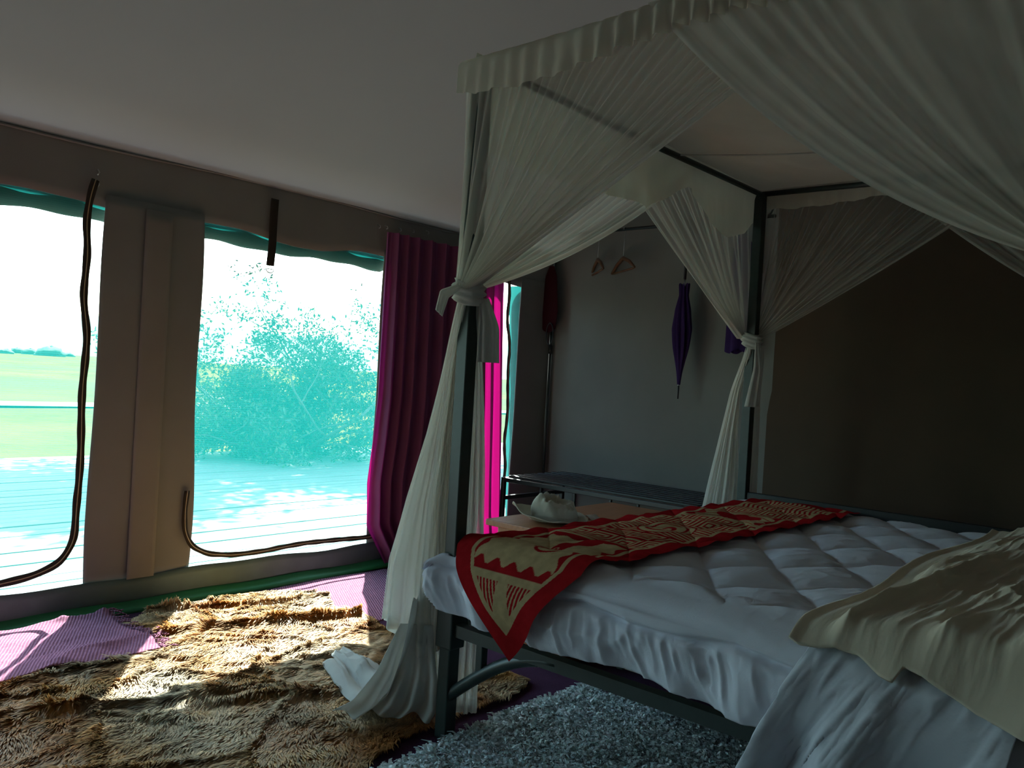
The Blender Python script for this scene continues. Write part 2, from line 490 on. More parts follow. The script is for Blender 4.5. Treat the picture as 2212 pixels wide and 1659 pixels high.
zipper([(206, 388), (196, 420), (186, 480), (188, 540), (180, 640), (188, 720), (178, 830), (175, 930), (170, 1040), (164, 1110), (160, 1165), (130, 1215), (70, 1245), (0, 1262), (-160, 1290)], win['window_2'])
zipper([(404, 1060), (399, 1110), (398, 1150), (412, 1180), (450, 1197), (500, 1199), (580, 1188), (660, 1172), (730, 1166), (790, 1160), (850, 1150), (900, 1140)], win['window_3'], w=.024)
zipper([(1101, 560), (1099, 640), (1096, 700), (1101, 760), (1095, 830), (1098, 880), (1089, 940), (1091, 1000), (1087, 1040)], win['window_4'], y=W - .03, w=.026)

# outer storm flap rolled up under the head of the windows
for (a, b) in WIN[1:3]:
    q = np.linspace(a - .06, b + .06, 40)
    MB().tube([(x, W + .085, 1.742 + .006 * math.sin(x * 9)) for x in q], .056 + .004 * np.sin(q * 23), 12).build('rolled_flap', M['flap'], wall, True)

q0, q1 = at(1121, 560, 1, W + .085), at(1112, 1040, 1, W + .085)
MB().tube(smooth_path([q0 * (1, 1, 0) + (0, 0, 1.74), (q0 + q1) / 2 * (1, 1, 0) + (0, 0, .95), q1 * (1, 1, 0) + (0, 0, .15)], 30), .055 + .004 * np.sin(np.linspace(0, 30, 30)), 12).build('rolled_flap', M['flap'], wall, True)
# roll-up strap with ring, hanging over the second window
st = np.array([at(594, 430, 1, W - .03), at(590, 480, 1, W - .032), at(588, 530, 1, W - .034), at(583, 574, 1, W - .034)])
P = smooth_path(st, 20)
G = P[:, None, :] + np.array([1, 0, 0])[None, None, :] * (np.linspace(-.021, .021, 4)[None, :, None])
so = grid('strap', G, M['zip'], wall, solid=.004)
rc = at(583, 586, 1, W - .034)
th = np.linspace(pi * .98, 2 * pi * 1.01, 14)
ring = [rc + np.array([.021 * math.cos(t), 0, .018 * math.sin(t) + .010]) for t in th]
MB().tube(ring + [ring[0]], .0022, 6).build('ring', M['steel'], so, True)
# brass hook pieces at the head of the first zip
for px, py in ((211, 372), (210, 398)):
    q = at(px, py, 1, W - .03)
    MB().tube([q + np.array([0, 0, .012]), q + np.array([.006, -.006, 0]), q + np.array([0, 0, -.012])], .003, 6).build('hook', M['steel'], wall, True)
for px, py in ((820, 490), (836, 492), (865, 497), (893, 500), (925, 503)):
    q = at(px, py, 1, W - .05)
    MB().tube([q + np.array([0, .02, .014]), q + np.array([.003, 0, .008]), q + np.array([.004, -.004, -.004]), q + np.array([-.004, 0, -.008])], .002, 6).build('curtain_hook', M['steel'], wall, True)

# green groundsheet lip along the wall foot
a = np.linspace(XF, XB, 120)
prof = [(W - .024, .045), (W - .034, .028), (W - .055, .020), (W - .07, .002)]
G = np.stack([np.stack([a, 0 * a + y + .004 * np.sin(a * 7), 0 * a + z + .003 * np.sin(a * 11)], -1) for y, z in prof])
tag(grid('trim_1', G, M['trim'], solid=.003), kind='structure')

# roof: tent inner slopes plus outer fly with the eave beyond the windows
rx = np.linspace(XF, XB + .02, 60)
def roof_sheet(name, y0, z0, y1, z1, mat, sag=.02, ny=24, wr=.012):
    b = np.linspace(0, 1, ny)[:, None]
    y = y0 + (y1 - y0) * b + 0 * rx[None, :]; z = z0 + (z1 - z0) * b - sag * np.sin(pi * b) + wr * (fbm(rx[None, :] * 1.2, b * 3) - .5) * np.sin(pi * b)
    return grid(name, np.stack([rx[None, :] + 0 * b, y, z + 0 * rx[None, :]], -1), mat)
tag(roof_sheet('ceiling', W, ZE, RIDGE[0], RIDGE[1], M['roof']), kind='structure')
tag(roof_sheet('ceiling', RIDGE[0], RIDGE[1], YR, ZE, M['roof']), kind='structure')
fx = rx
rx = np.linspace(XF - .6, XB + .6, 40)
tag(roof_sheet('roof_fly', EAVE_Y, EAVE_Z, RIDGE[0], RIDGE[1] + .30, M['fly'], .0), kind='structure')
tag(roof_sheet('roof_fly', RIDGE[0], RIDGE[1] + .30, YR - .5, EAVE_Z, M['fly'], .0), kind='structure')

# other walls
def side_wall(name, x, mat, y0, y1, folds=.02, seed=0, door=None):
    n, m = 50, 110
    y = np.linspace(y0, y1, m)[None, :]
    top = np.where(y > RIDGE[0], ZE + (W - y) / (W - RIDGE[0]) * (RIDGE[1] - ZE), ZE + (y - YR) / (RIDGE[0] - YR) * (RIDGE[1] - ZE)) + .02
    b = np.linspace(0, 1, n)[:, None]
    z = b * top
    xx = x + folds * (.5 * np.sin(y * 7 + .8 * z + seed) + 1.0 * (fbm(y * 2.2 + seed, z * .9 + y * .6) - .5) * 2) * (.35 + .65 * np.sin(pi * np.clip(z / 2.6, 0, 1)))
    mask = None
    if door:
        mask = ~((y + 0 * z > door[0]) & (y + 0 * z < door[1]) & (z < door[2]))
    return tag(grid(name, np.stack([xx, y + 0 * z, z], -1), mat, mask=mask), kind='structure')
side_wall('wall_back', XB, M['canvas'], .20, W, .016, 3)
side_wall('wall_back', XB - .012, M['brown'], YR, .22, .016, 5)
side_wall('wall_front', XF, M['canvas'], YR, W, .015, 9)
wr_ = canvas_panel('wall_right', XF, XB, 0, ZE + .03, M['canvas'], None, y=YR, nx=60, nz=20, wav=.02); tag(wr_, kind='structure')

# ------------------------------------------------------------------ outside: deck, plain, hill
deck = empty('deck', (0, W + .1, 0)); tag(deck, kind='structure')
proto_pl = None
y = W + .06; i = 0
while y < 7.55:
    if proto_pl is None:
        proto_pl = MB().box((-8.0, y, -.03), (11.0, y + .137, -.002), .004).build('plank', M['deck'], deck)
        y00 = y
    else:
        o = proto_pl.copy(); C.objects.link(o); o.parent = deck
        o.location = (random.uniform(-.2, .2), y - y00, random.uniform(-.004, .002))
    y += .147; i += 1
gx = np.r_[np.linspace(-400, -30, 30), np.linspace(-28, 40, 90), np.linspace(44, 600, 40)]
gy = np.r_[np.linspace(1.9, 60, 110), np.linspace(65, 900, 60)]
X, Y = np.meshgrid(gx, gy)
Z = -.35 + .12 * (fbm(X * .15, Y * .15) - .5) - .35 * sstep(9, 40, Y)
tag(grid('ground', np.stack([X, Y, Z], -1), M['grass']), kind='structure')
# dirt track across the plain
tx = np.linspace(-60, 80, 90); td = []
for wv in (-1.6, -.8, .8, 1.6):
    yy = 26 - .12 * tx + wv + .8 * np.sin(tx * .06)
    td.append(np.stack([tx, yy, -.46 - .35 * sstep(9, 40, yy) + .05 + 0.10 + 0 * tx], -1))
tag(grid('track', np.stack(td), M['track']), kind='structure')
hx = np.linspace(-700, 1500, 120); hy = np.linspace(500, 900, 40)
X, Y = np.meshgrid(hx, hy)
Z = -2 + (26 + 22 * fbm(X * .004, Y * .004 + 3) + 5 * fbm(X * .03, Y * .03)) * sstep(500, 760, Y)
tag(grid('hills', np.stack([X, Y, Z], -1), M['hill']), kind='structure')

def leaf_quads(cent, size, col, jitter=.15, elong=1.6):
    n = len(cent)
    d1 = rng.normal(size=(n, 3)); d1 /= np.linalg.norm(d1, axis=1)[:, None]
    d2 = np.cross(d1, rng.normal(size=(n, 3))); d2 /= np.linalg.norm(d2, axis=1)[:, None] + 1e-9
    s = (np.asarray(size) * rng.uniform(.6, 1.3, n))[:, None]
    V = np.stack([cent - d1 * s * elong, cent + d2 * s * .6, cent + d1 * s * elong, cent - d2 * s * .6], 1)
    c = np.repeat((np.asarray(col) * rng.uniform(1 - jitter, 1 + jitter, (n, 1)) + rng.normal(0, .012, (n, 3))).clip(.005, 1), 4, 0)
    return V.reshape(-1, 3), np.arange(4 * n).reshape(-1, 4), c

def tree(name, base, height, spread, label, nleaf=16000, seed=1, stems=5, lean=(0, 0)):
    r = random.Random(seed)
    root = empty(name, tuple(base)); tag(root, label, 'tree')
    tips = []; mb_t = MB(); mb_b = MB()
    def grow(p, d, L, rad, depth, mb):
        n = 6; pts = [p]
        for i in range(n):
            d = d + np.array([r.gauss(0, .16), r.gauss(0, .16), r.gauss(0, .10) + .02]); d /= np.linalg.norm(d)
            pts.append(pts[-1] + d * L / n)
        mb.tube(pts, np.linspace(rad, rad * .55, n + 1), 5 if depth else 7, cap=False)
        if depth >= 1: tips.extend([(q, L) for q in pts[1:]])
        if depth < 4:
            for j in range(r.choice((3, 4)) if depth else 5):
                k = r.randint(2, n)
                a = r.uniform(0, 2 * pi)
                nd = d * r.uniform(.3, .8) + np.array([math.cos(a) * spread, math.sin(a) * spread, r.uniform(-.45, .6)])
                nd /= np.linalg.norm(nd)
                grow(pts[k], nd, L * r.uniform(.5, .78), rad * .5, depth + 1, mb_b)
    for s in range(stems):
        a = 2 * pi * s / stems + r.uniform(-.4, .4)
        grow(np.array(base) + np.array([math.cos(a) * .12, math.sin(a) * .12, -.05]), np.array([math.cos(a) * r.uniform(.15, 1.3) + lean[0], math.sin(a) * r.uniform(.15, 1.3) + lean[1], 1.0]) / 1.15, height * .40 * r.uniform(.45, 1.1), .035, 0, mb_t)
    mb_t.build('trunk', M['bark'], root, True); mb_b.build('branches', M['bark'], root, True)
    tp = np.array([t[0] for t in tips]); idx = rng.integers(0, len(tp), nleaf)
    cent = tp[idx] + rng.normal(0, .055, (nleaf, 3))
    V, Fc, c = leaf_quads(cent, np.full(nleaf, .020), (.035, .06, .015), .35)
    o = make('leaves', V, Fc, M['leaf'], root, False, colors=c); o['kind'] = 'stuff'
    return root
tb = at(600, 985, 2, -.05); tb[2] = -.33
tree('acacia_tree', tb, 3.85, .95, 'thorny green acacia tree with loose branches beyond the deck', 46000, 4, 11)
def unseen_acacia(base, crown, rad, label, seed=3, nleaf=15000):  # tree kept out of view, added so its crown shades the deck
    r = random.Random(seed); root = empty('unseen_acacia', tuple(base)); tag(root, label, 'tree')
    base = np.array(base, float); crown = np.array(crown, float)
    fork = base + (crown - base) * np.array([.25, .25, .86])
    MB().tube(smooth_path([base + (0, 0, -.05), base + (.05, .05, .9), base * (.8, .8, 0) + fork * (.2, .2, 0) + (0, 0, 2.6), fork], 12), np.linspace(.13, .08, 12), 8).build('trunk', M['bark'], root, True)
    mb = MB(); cen = []
    for k in range(46):
        q = crown + np.array([r.uniform(-1, 1) * rad[0], r.uniform(-1, 1) * rad[1], r.uniform(-.5, 1) * rad[2]])
        if ((q[:2] - crown[:2]) / np.array(rad[:2]) @ ((q[:2] - crown[:2]) / np.array(rad[:2]))) > 1: continue
        cen.append(q)
        m_ = (fork + q) / 2 + np.array([r.gauss(0, .2), r.gauss(0, .2), r.uniform(-.1, .35)])
        mb.tube(smooth_path([fork, m_, q], 8), np.linspace(.045, .012, 8), 5)
    mb.build('branches', M['bark'], root, True)
    cen = np.array(cen); i = rng.integers(0, len(cen), nleaf)
    c = cen[i] + rng.normal(0, 1, (nleaf, 3)) * np.array([.42, .42, .16])
    V, Fc, cc = leaf_quads(c, np.full(nleaf, .065), (.10, .15, .045), .3)
    o = make('leaves', V, Fc, M['leaf'], root, False, colors=cc); o['kind'] = 'stuff'
unseen_acacia((7.7, 8.3, -.33), (4.9, 8.5, 4.35), (3.4, 1.6, .45), 'unseen tall flat-topped acacia tree added to shade the far half of the deck')
# a dark low shrub group on the far plain
def shrub(name, pos, rad, h, label, group, seed):
    n, m = 10, 16
    t = np.linspace(0.02, pi * .62, n)[:, None]; p = np.linspace(0, 2 * pi, m, endpoint=False)[None, :]
    rr = 1 + .5 * (fbm(np.cos(p) * 2 + t * 2 + seed, np.sin(p) * 2 + seed * 3.1) - .5)
    P = np.stack([pos[0] + rad * rr * np.sin(t) * np.cos(p), pos[1] + rad * rr * np.sin(t) * np.sin(p), pos[2] + h * (.3 + .7 * np.cos(t)) * rr], -1)
    return tag(grid(name, P, M['bush'], wrap=True), label, 'shrub', group)
shrub_px = [(108, 766, 26), (64, 770, 15), (38, 764, 14), (14, 760, 12), (150, 762, 10), (85, 752, 8), (128, 747, 6)]
for k, (px, py, wpx) in enumerate(shrub_px):
    dist = 330 + 40 * (k % 3)
    d = FWD + RGT * (px - 1106.0) / F_PX - UPV * (py - 829.5) / F_PX
    q = CAM + d / np.linalg.norm(d[:2]) * dist
    rad = wpx * dist / F_PX
    shrub('shrub', (q[0], q[1], -.7 - rad * .1), rad, rad * .8, 'dark round shrub far out on the grassy plain below the hills' if k else 'largest dark shrub far out on the grassy plain below the hills', 'shrubs on the far plain', k + 2.0)

# ------------------------------------------------------------------ bed frame
BL, BW, BH = 1.975, 1.58, 2.08
bed = empty('four_poster_bed', (0, 0, 0)); tag(bed, 'dark green metal four-poster bed frame with arched lower foot rail', 'bed')
pw = .046
for x, y in ((0, 0), (BL, 0), (BL, -BW), (0, -BW)):
    MB().box((x - pw / 2, y - pw / 2, 0), (x + pw / 2, y + pw / 2, BH), .004).build('post', M['metal'], bed)
for x in (0, BL):
    for y in (0, -BW):
        s = 1 if y == 0 else -1
        MB().box((x - .031, y - .034 - .03 * (s < 0) * 0, .28), (x + .031, y + .034, .415), .005).build('bracket', M['metal'], bed)
for p0, p1 in (((0, 0), (BL, 0)), ((BL, 0), (BL, -BW)), ((BL, -BW), (0, -BW)), ((0, -BW), (0, 0))):
    MB().tube([(p0[0], p0[1], BH), ((p0[0] + p1[0]) / 2, (p0[1] + p1[1]) / 2, BH - .008), (p1[0], p1[1], BH)], .013, 8).build('canopy_rail', M['metal'], bed, True)
MB().sqbar((0, 0, .340), (0, -BW, .340), .035, .036).build('foot_rail', M['metal'], bed)
MB().sqbar((BL, 0, .365), (BL, -BW, .365), .035, .05).build('head_rail', M['metal'], bed)
MB().sqbar((0, 0, .345), (BL, 0, .345), .03, .06).build('side_rail', M['metal'], bed)
MB().sqbar((0, -BW, .345), (BL, -BW, .345), .03, .06).build('side_rail', M['metal'], bed)
def arch(sgn, y0):
    pts = []
    for t in np.linspace(0, 1, 14):
        pts.append((0, y0 - sgn * t * .42, .125 + .215 * math.sin(t * pi / 2)))
    return pts
MB().tube(arch(1, 0), .019, 8).build('arched_rail', M['metal'], bed, True)
MB().tube(arch(-1, -BW), .019, 8).build('arched_rail', M['metal'], bed, True)
for y in (-.135, -.285, -BW + .135, -BW + .285):
    t = (min(abs(y), abs(y + BW))) / .42
    zl = .125 + .215 * math.sin(t * pi / 2)
    MB().box((-.013, y - .013, zl), (.013, y + .013, .345), .003).build('foot_bar', M['metal'], bed)
for y in np.linspace(-.12, -BW + .12, 9):
    MB().box((-.009, y - .009, .385), (.009, y + .009, .545), .002).build('foot_bar', M['metal'], bed)
MB().tube([(0, 0, .55), (0, -BW, .55)], .014, 8).build('foot_top_rail', M['metal'], bed, True)
MB().box((BL - .012, -BW + .02, .385), (BL + .012, -.02, .632), .006).build('headboard', M['black'], bed)
for x in np.linspace(.15, BL - .15, 9):
    MB().box((x - .04, -BW + .02, .345), (x + .04, -.02, .362)).build('slat', M['black'], bed)

# mattress
mt = empty('mattress', (BL / 2, -BW / 2, .37)); tag(mt, 'ivory mattress with corded bottom edge under the white duvet', 'mattress')
MB().box((.026, -BW + .035, .362), (BL - .03, -.035, .556), .035).build('body', M['mattress'], mt, True)
pp = []
for (cx, cy, a0) in ((.03 + .06, -.035 - .06, pi / 2), (.03 + .06, -BW + .035 + .06, pi), (BL - .09, -BW + .095, 1.5 * pi), (BL - .09, -.095, 0)):
    for t in np.linspace(0, pi / 2, 6): pp.append((cx + .062 * math.cos(a0 + t), cy + .062 * math.sin(a0 + t), .385))
MB().tube(pp + [pp[0]], .008, 6).build('piping', M['cream'], mt, True)

# ------------------------------------------------------------------ duvet, runner, sheets (draped over the foot edge)
XE, YE, ZTOP = .060, -.035, .583
def over(t, r):
    """arc-length t past an edge -> outward offset, drop"""
    t = np.maximum(t, 0); q = r * pi / 2
    ang = np.minimum(t, q) / r
    return r * np.sin(ang), r * (1 - np.cos(ang)) + np.maximum(t - q, 0)
POSTS = [(0, 0), (BL, 0), (BL, -BW), (0, -BW)]
def off_posts(P, g=.005):
    m = np.ones(P.shape[:2], bool)
    for px_, py_ in POSTS: m &= ~((np.abs(P[..., 0] - px_) < .023 + g) & (np.abs(P[..., 1] - py_) < .023 + g))
    return m
def bed_pos(a, y, lift=0.0, r=.128, fold=0.0):
    """a: distance from the foot edge onto the bed (negative = hanging at the foot); y: cloth coordinate"""
    ox, dx = over(-a, r + lift)
    oy, dy = over(y - YE, .085 + lift)
    x = XE + np.maximum(a, 0) - ox - fold
    yy = np.minimum(y, YE) + oy
    z = ZTOP + lift - np.sqrt(dx ** 2 + dy ** 2)
    return np.stack([x, yy, z], -1)
def quilt(x, y):
    d = .30
    u = (x * .75 + y) / d + .12 * np.sin(x * 4); v = (x * .75 - y) / d + .1 * np.sin(y * 5)
    s = (np.abs(np.sin(pi * u)) * np.abs(np.sin(pi * v))) ** .45
    return .024 * s

na, nb = 420, 420
a = np.linspace(-.258, BL - .075, na)[:, None]; yv = np.linspace(.12, -BW - .05, nb)[None, :]
A = a + 0 * yv; YV = yv + 0 * a
t = np.maximum(-A, 0)
Yin = np.minimum(YV, YE)
puff = quilt(A, YV) * sstep(-.02, .05, A) * (1 - sstep(YE - .02, YE + .03, YV))
border = .018 * np.sin(pi * np.clip((A + .10) / .19, 0, 1)) ** .8
seam = -.012 * np.exp(-((A + .085 + .012 * np.sin(YV * 5 + 1)) / .012) ** 2)
wr = (.007 * (ridged(YV * 15 + A * 9, A * 11 - YV * 4) - .6) * (1 - sstep(.3, .8, fbm(A * 3, YV * 3))) * sstep(-.05, .02, A)) + (.010 * (ridged(YV * 7 + A * 2, A * 4) - .6)) * (1 - sstep(-.3, 0, -t)) + .008 * (fbm(A * 6, YV * 6) - .5)
fold = (.012 * np.sin(YV * 27 + 2.2 * np.sin(YV * 6) + t * 9) + .050 * (ridged(YV * 6.5 + t * 3.6 + 4 + .5 * fbm(YV * 5, t * 6), t * 3.0) - .5) + .012 * (fbm(YV * 14 + t * 10, t * 8) - .5)) * sstep(.09, .20, t) + .028 * (ridged(YV * 17 + t * 7, t * 5) - .5) * sstep(.12, .16, t) * (1 - .5 * sstep(.18, .25, t))
fold = fold * (1 - .85 * sstep(1.0, 1.10, -YV))
hemv = .010 * np.sin(YV * 9 + 1) + .015 * (fbm(YV * 3, 0 * YV) - .5)
A2 = A + hemv * sstep(.15, .26, t)
P = bed_pos(A2, YV, 0)
P[..., 0] += -fold - border * .6 * sstep(.02, .10, t)
P[..., 2] += (puff + border + seam + wr) * (1 - sstep(.05, .14, t)) * (1 - .8 * sstep(0, .1, YV - YE))
# side fall (window side) has a few soft folds; corner bunches outward round the post
sy = np.maximum(YV - YE, 0)
corner = sstep(.0, .09, sy) * sstep(.01, .12, t)
P[..., 1] += .018 * np.sin(A * 16 + 1.3) * sstep(.05, .16, sy) * (1 - sstep(0, .05, t)) + .012 * corner
P[..., 0] -= .030 * corner - .03 * sstep(.12, .25, t) * sstep(.06, .12, sy)
P[..., 2] += .02 * corner
P[..., 2] += .05 * np.sin(A * 5 + 2.0) * sstep(.08, .2, sy) * (1 - sstep(0, .1, t))
near = np.maximum(-(YV + BW - .02), 0)
P[..., 2] -= near * 1.2
t0 = .115 + .022 * np.abs(np.sin(YV * pi / .44 + .5))
P[..., 0] += .020 * np.exp(-((t - t0) / .009) ** 2) - .012 * np.exp(-((t - t0 + .045) / .03) ** 2) * sstep(.02, .06, t)
dmask = (sy / .135) ** 2 + (t / .262) ** 2 < 1.02
tag(grid('duvet', P, M['duvet'], mask=dmask & off_posts(P), solid=.016), 'white quilted duvet spread over the bed, hanging over its foot', 'duvet')

# --- runner with printed pattern
RW, RL0 = .465, -.318
nl, nw = 900, 200
l = np.linspace(0, 2.20, nl)[:, None]; wn_ = np.linspace(-1, 1, nw)[None, :]
TIP = .25
hw = RW / 2 * np.clip(l / TIP, 0.002, 1.0)
wv = wn_ * hw
lv = l + 0 * wn_
aa = RL0 + lv
yc = -.262 - .075 * np.clip(aa / 1.75, 0, 1.2) - .085 * sstep(.25, 0, lv)
YY = yc - wv            # +w towards the camera side of the bed
q = quilt(np.maximum(aa, 0), YY) * sstep(-.02, .05, aa)
tt = np.maximum(-aa, 0)
bord = .018 * np.sin(pi * np.clip((aa + .10) / .19, 0, 1)) ** .8
P = bed_pos(aa, np.minimum(YY, YE + .05), .011)
P[..., 0] += -.014 * sstep(.08, .2, tt) - .014 - .016 * sstep(.05, .12, tt) + .006 * np.sin(wv * 30) * sstep(.1, .25, tt)
P[..., 2] += (q * .45 + .008 + bord + .004 + .006 * (fbm(aa * 9, YY * 6) - .5) + .004 * np.sin(aa * 38 + 6 * fbm(aa * 3, YY * 2))) * (1 - sstep(.05, .14, tt))
P[..., 2] += .006 * (1 - sstep(.05, .14, tt))
ca = math.cos(math.atan2(RW / 2, TIP))
d = np.minimum((RW / 2 - np.abs(wv)) * .74, (hw - np.abs(wv)) * ca)
cream = (d > .045) & (d < .055)
inside = d >= .055
L_ = lv; w_ = wv
def sect(a0, b0): return inside & (L_ >= a0) & (L_ < b0)
# pointed end: cream with red comb teeth on both sides of a plain wedge
s = sect(0, .205); tri = s.copy()
L0 = L_ - .12
comb = (np.mod((np.abs(w_) - .38 * L0) * 78, 1) < .58) & (np.abs(w_) > .018 + .10 * (.205 - L_).clip(0)) & (L_ > .125 - .25 * np.abs(w_)) & (L_ < .197) & (d > .060)
cream |= tri & ~comb
s = sect(.205, .216); cream |= s
# panel with a scalloped cream field and a red long-necked bird-like hook
s = sect(.216, .62)
sc_ = .018 + .007 * np.sin(L_ * 95) ; sc2 = .020 + .008 * np.sin(w_ * 100 + 1)
blob = s & (np.abs(w_) < RW / 2 - .074 - sc_) & (L_ - .216 > sc2) & (.60 - L_ > sc2 * .6)
cx, cy = .33, .055
rr = np.hypot(L_ - cx, w_ - cy)
hook = (np.abs(rr - .036) < .006) & ((L_ < cx + .012))
hook |= (np.abs(w_ - .019) < .014 + .10 * (L_ - .335).clip(0)) & (L_ > .325) & (L_ < .60)
hook |= (np.abs(w_ - .091) < .005) & (L_ > .33) & (L_ < .37)
teeth = (np.mod(L_ * 85, 1) < .35) & (np.abs(w_ - .019) < .010) & (L_ > .33) & (L_ < .39)
eye = np.abs(np.hypot((L_ - .41) * 1.0, (w_ - .016) * 1.6) - .011) < .003
cream |= (blob & ~hook) | (blob & hook & (teeth | eye))
s = sect(.62, .634); cream |= s
def meander(s, a0, b0, per):
    c = np.maximum(np.abs(np.mod(L_ - a0, .13) - .065), np.abs(np.mod(w_ + .5, .10) - .05) * 1.25)
    return s & (np.mod(c, per) < per * .52)
cream |= meander(sect(.634, .90), .634, .90, .022)
s = sect(.90, 1.17)
e = np.hypot((L_ - 1.035) / .12, w_ / .085)
cream |= s & (((e < 1) & (e > .80)) | ((e < .68) & (e > .34)) | (e < .16) | ((e > 1.08) & (np.mod(L_ * 55 + w_ * 20, 1) < .5)))
cream |= meander(sect(1.17, 1.40), 1.17, 1.40, .022)
cream |= sect(1.40, 1.412)
s = sect(1.412, 1.66)
bl = s & (np.abs(w_) < .135 - .012 * np.sin(L_ * 80)) 
pot = np.hypot((L_ - 1.55) / .052, w_ / .075) < 1 + .25 * np.cos(4 * np.arctan2(w_, L_ - 1.55))
cream |= bl & ~pot & (np.mod(L_ * 30 + np.abs(w_) * 20, 1) < .82)
cream |= meander(sect(1.66, 1.86), 1.66, 1.86, .02)
s = sect(1.86, 2.13)
cream |= s & (np.mod(w_ * 48 + .35 * np.sin(L_ * 60), 1) < .52)
RED, CRM = np.array((.36, .014, .017)), np.array((.50, .36, .19))
mott = fbm(lv * 60, wv * 60)
cols = np.where(cream[..., None], CRM * (.85 + .3 * mott[..., None]), RED * (.9 + .2 * mott[..., None]))
tag(grid('bed_runner', P, M['runner'], colors=cols), 'red bed runner printed in cream with pointed end hanging at the foot', 'bed runner')

# --- white sheet bunch hanging low at the near corner of the foot
na, nb = 160, 220
s_ = np.linspace(0, 1, na)[:, None]; v_ = np.linspace(0, 1, nb)[None, :]
tlen = .64 - .05 * v_ + .02 * np.sin(v_ * 17)
t = s_ * tlen
ytop = -1.12 - .40 * v_
ybot = -1.005 - .47 * v_
off, drop = over(t - .05, .165)
k = sstep(.10, .55, t)
yy = ytop + (ybot - ytop) * k
fold = .040 * np.sin(v_ * 15 + 1.5 * np.sin(v_ * 5) + s_ * 2.0) * sstep(.10, .40, t) + .055 * (ridged(v_ * 4.5 + s_ * 1.4, s_ * 2.2) - .45) * sstep(.08, .25, t) + .020 * (ridged(v_ * 7 + s_ * 2.8 + 3, s_ * 2.6, 2) - .45) * sstep(.10, .3, t) + .010 * (fbm(v_ * 16, s_ * 14) - .5)
f0 = -.010 - .06 * sstep(.26, .44, t)
fold = f0 + .5 * ((fold - f0) + np.sqrt((fold - f0) ** 2 + .018 ** 2))
x = XE + np.maximum(.05 - t, 0) - off - fold - .03 * k
z = ZTOP + .016 - drop
tag(grid('bed_sheet', np.stack([x, yy + 0 * x, z + 0 * x], -1), M['sheet'], solid=.006), 'white sheet bunched and hanging low at the foot under the cream cloth', 'sheet')

# --- cream sheet lying along the near side, falling over the foot
na, nb = 320, 220
v_ = np.linspace(0, 1, nb)[None, :]
hang = np.interp(v_, [0, .1, .2, .27, .31, .33, .38, .45, .52, .7, 1], [.105, .100, .104, .128, .132, .10, .108, .130, .155, .18, .22])
u_ = np.linspace(0, 1, na)[:, None]
a = -hang + u_ * (1.86 + hang)
A = a + 0 * v_
y0 = -1.085 - .02 * np.sin(A * 5) * sstep(0, .3, A)
y1 = -BW - .20
Yc = y0 + (y1 - y0) * v_
off, drop = over(-A, .150)
near = np.maximum(-(Yc + BW - .0), 0)
lumps = .060 * sstep(0.02, .22, v_) * (1 - .5 * sstep(.6, 1, v_))
wv_ = v_ + .10 * (fbm(A * 2.2 + 3, v_ * 3) - .5)
wr = (.050 * (ridged(wv_ * 3.6 - A * .55 + 2, A * .8 + v_ * .7) - .5) + .026 * (ridged(wv_ * 9 - A * 1.1 + 5, A * 1.6, 2) - .5) + .010 * (ridged(wv_ * 22 - A * 2.0, A * 4, 2) - .5)) * sstep(.02, .14, v_) + .006 * (fbm(A * 12, v_ * 18) - .5)
x = XE + np.maximum(A, 0) - off - .030 - (.010 * np.sin(v_ * 19 + 1.2) + .014 * (ridged(v_ * 4, A * 3) - .5)) * sstep(.04, .16, -A)
z = ZTOP + .040 - drop + np.maximum(lumps + wr, .010 * sstep(0, .06, v_)) * (1 - sstep(.02, .13, -A)) - near * 1.0 + .012 * (1 - sstep(0, .04, v_))
yy = np.maximum(Yc, -BW - .02) - .03 * sstep(0, .05, near)
P = np.stack([x, yy, z], -1)
tag(grid('cream_sheet', P, M['cream'], mask=off_posts(P), solid=.006), 'wrinkled cream sheet laid along one side of the bed over the duvet', 'sheet')

# ------------------------------------------------------------------ shape of the hide rug (the net and a mat lie on it)
hide_poly = [(-2.9, .30), (-2.0, .18), (-1.2, .10), (-.6, .06), (-.3, -.01), (-.12, .065), (.05, .07), (.2, .09), (.42, .06), (.55, .12), (.56, .26), (.46, .42), (.44, .62), (.52, .85), (.57, 1.05), (.55, 1.30), (.63, 1.46), (.55, 1.66), (.35, 1.74), (.05, 1.72), (-.10, 1.74), (-.3, 1.60), (-.9, 1.52), (-1.6, 1.6), (-2.9, 1.55)]
_hc = rng.random((40, 2)) * np.array([3.7, 2.0]) + np.array([-3.0, -.1])
_ha = rng.uniform(-.5, .7, 40) + 3.6
_ht = rng.random(40)
def hide_cell(x, y):
    wx = x + .10 * (fbm(x * 3, y * 3) - .5); wy = y + .10 * (fbm(x * 3 + 9, y * 3 + 4) - .5)
    d = np.hypot(wx[..., None] - _hc[:, 0], (wy[..., None] - _hc[:, 1]) * 1.25)
    o = np.argsort(d, -1)[..., :2]
    d1 = np.take_along_axis(d, o[..., :1], -1)[..., 0]; d2 = np.take_along_axis(d, o[..., 1:2], -1)[..., 0]
    return o[..., 0], d2 - d1
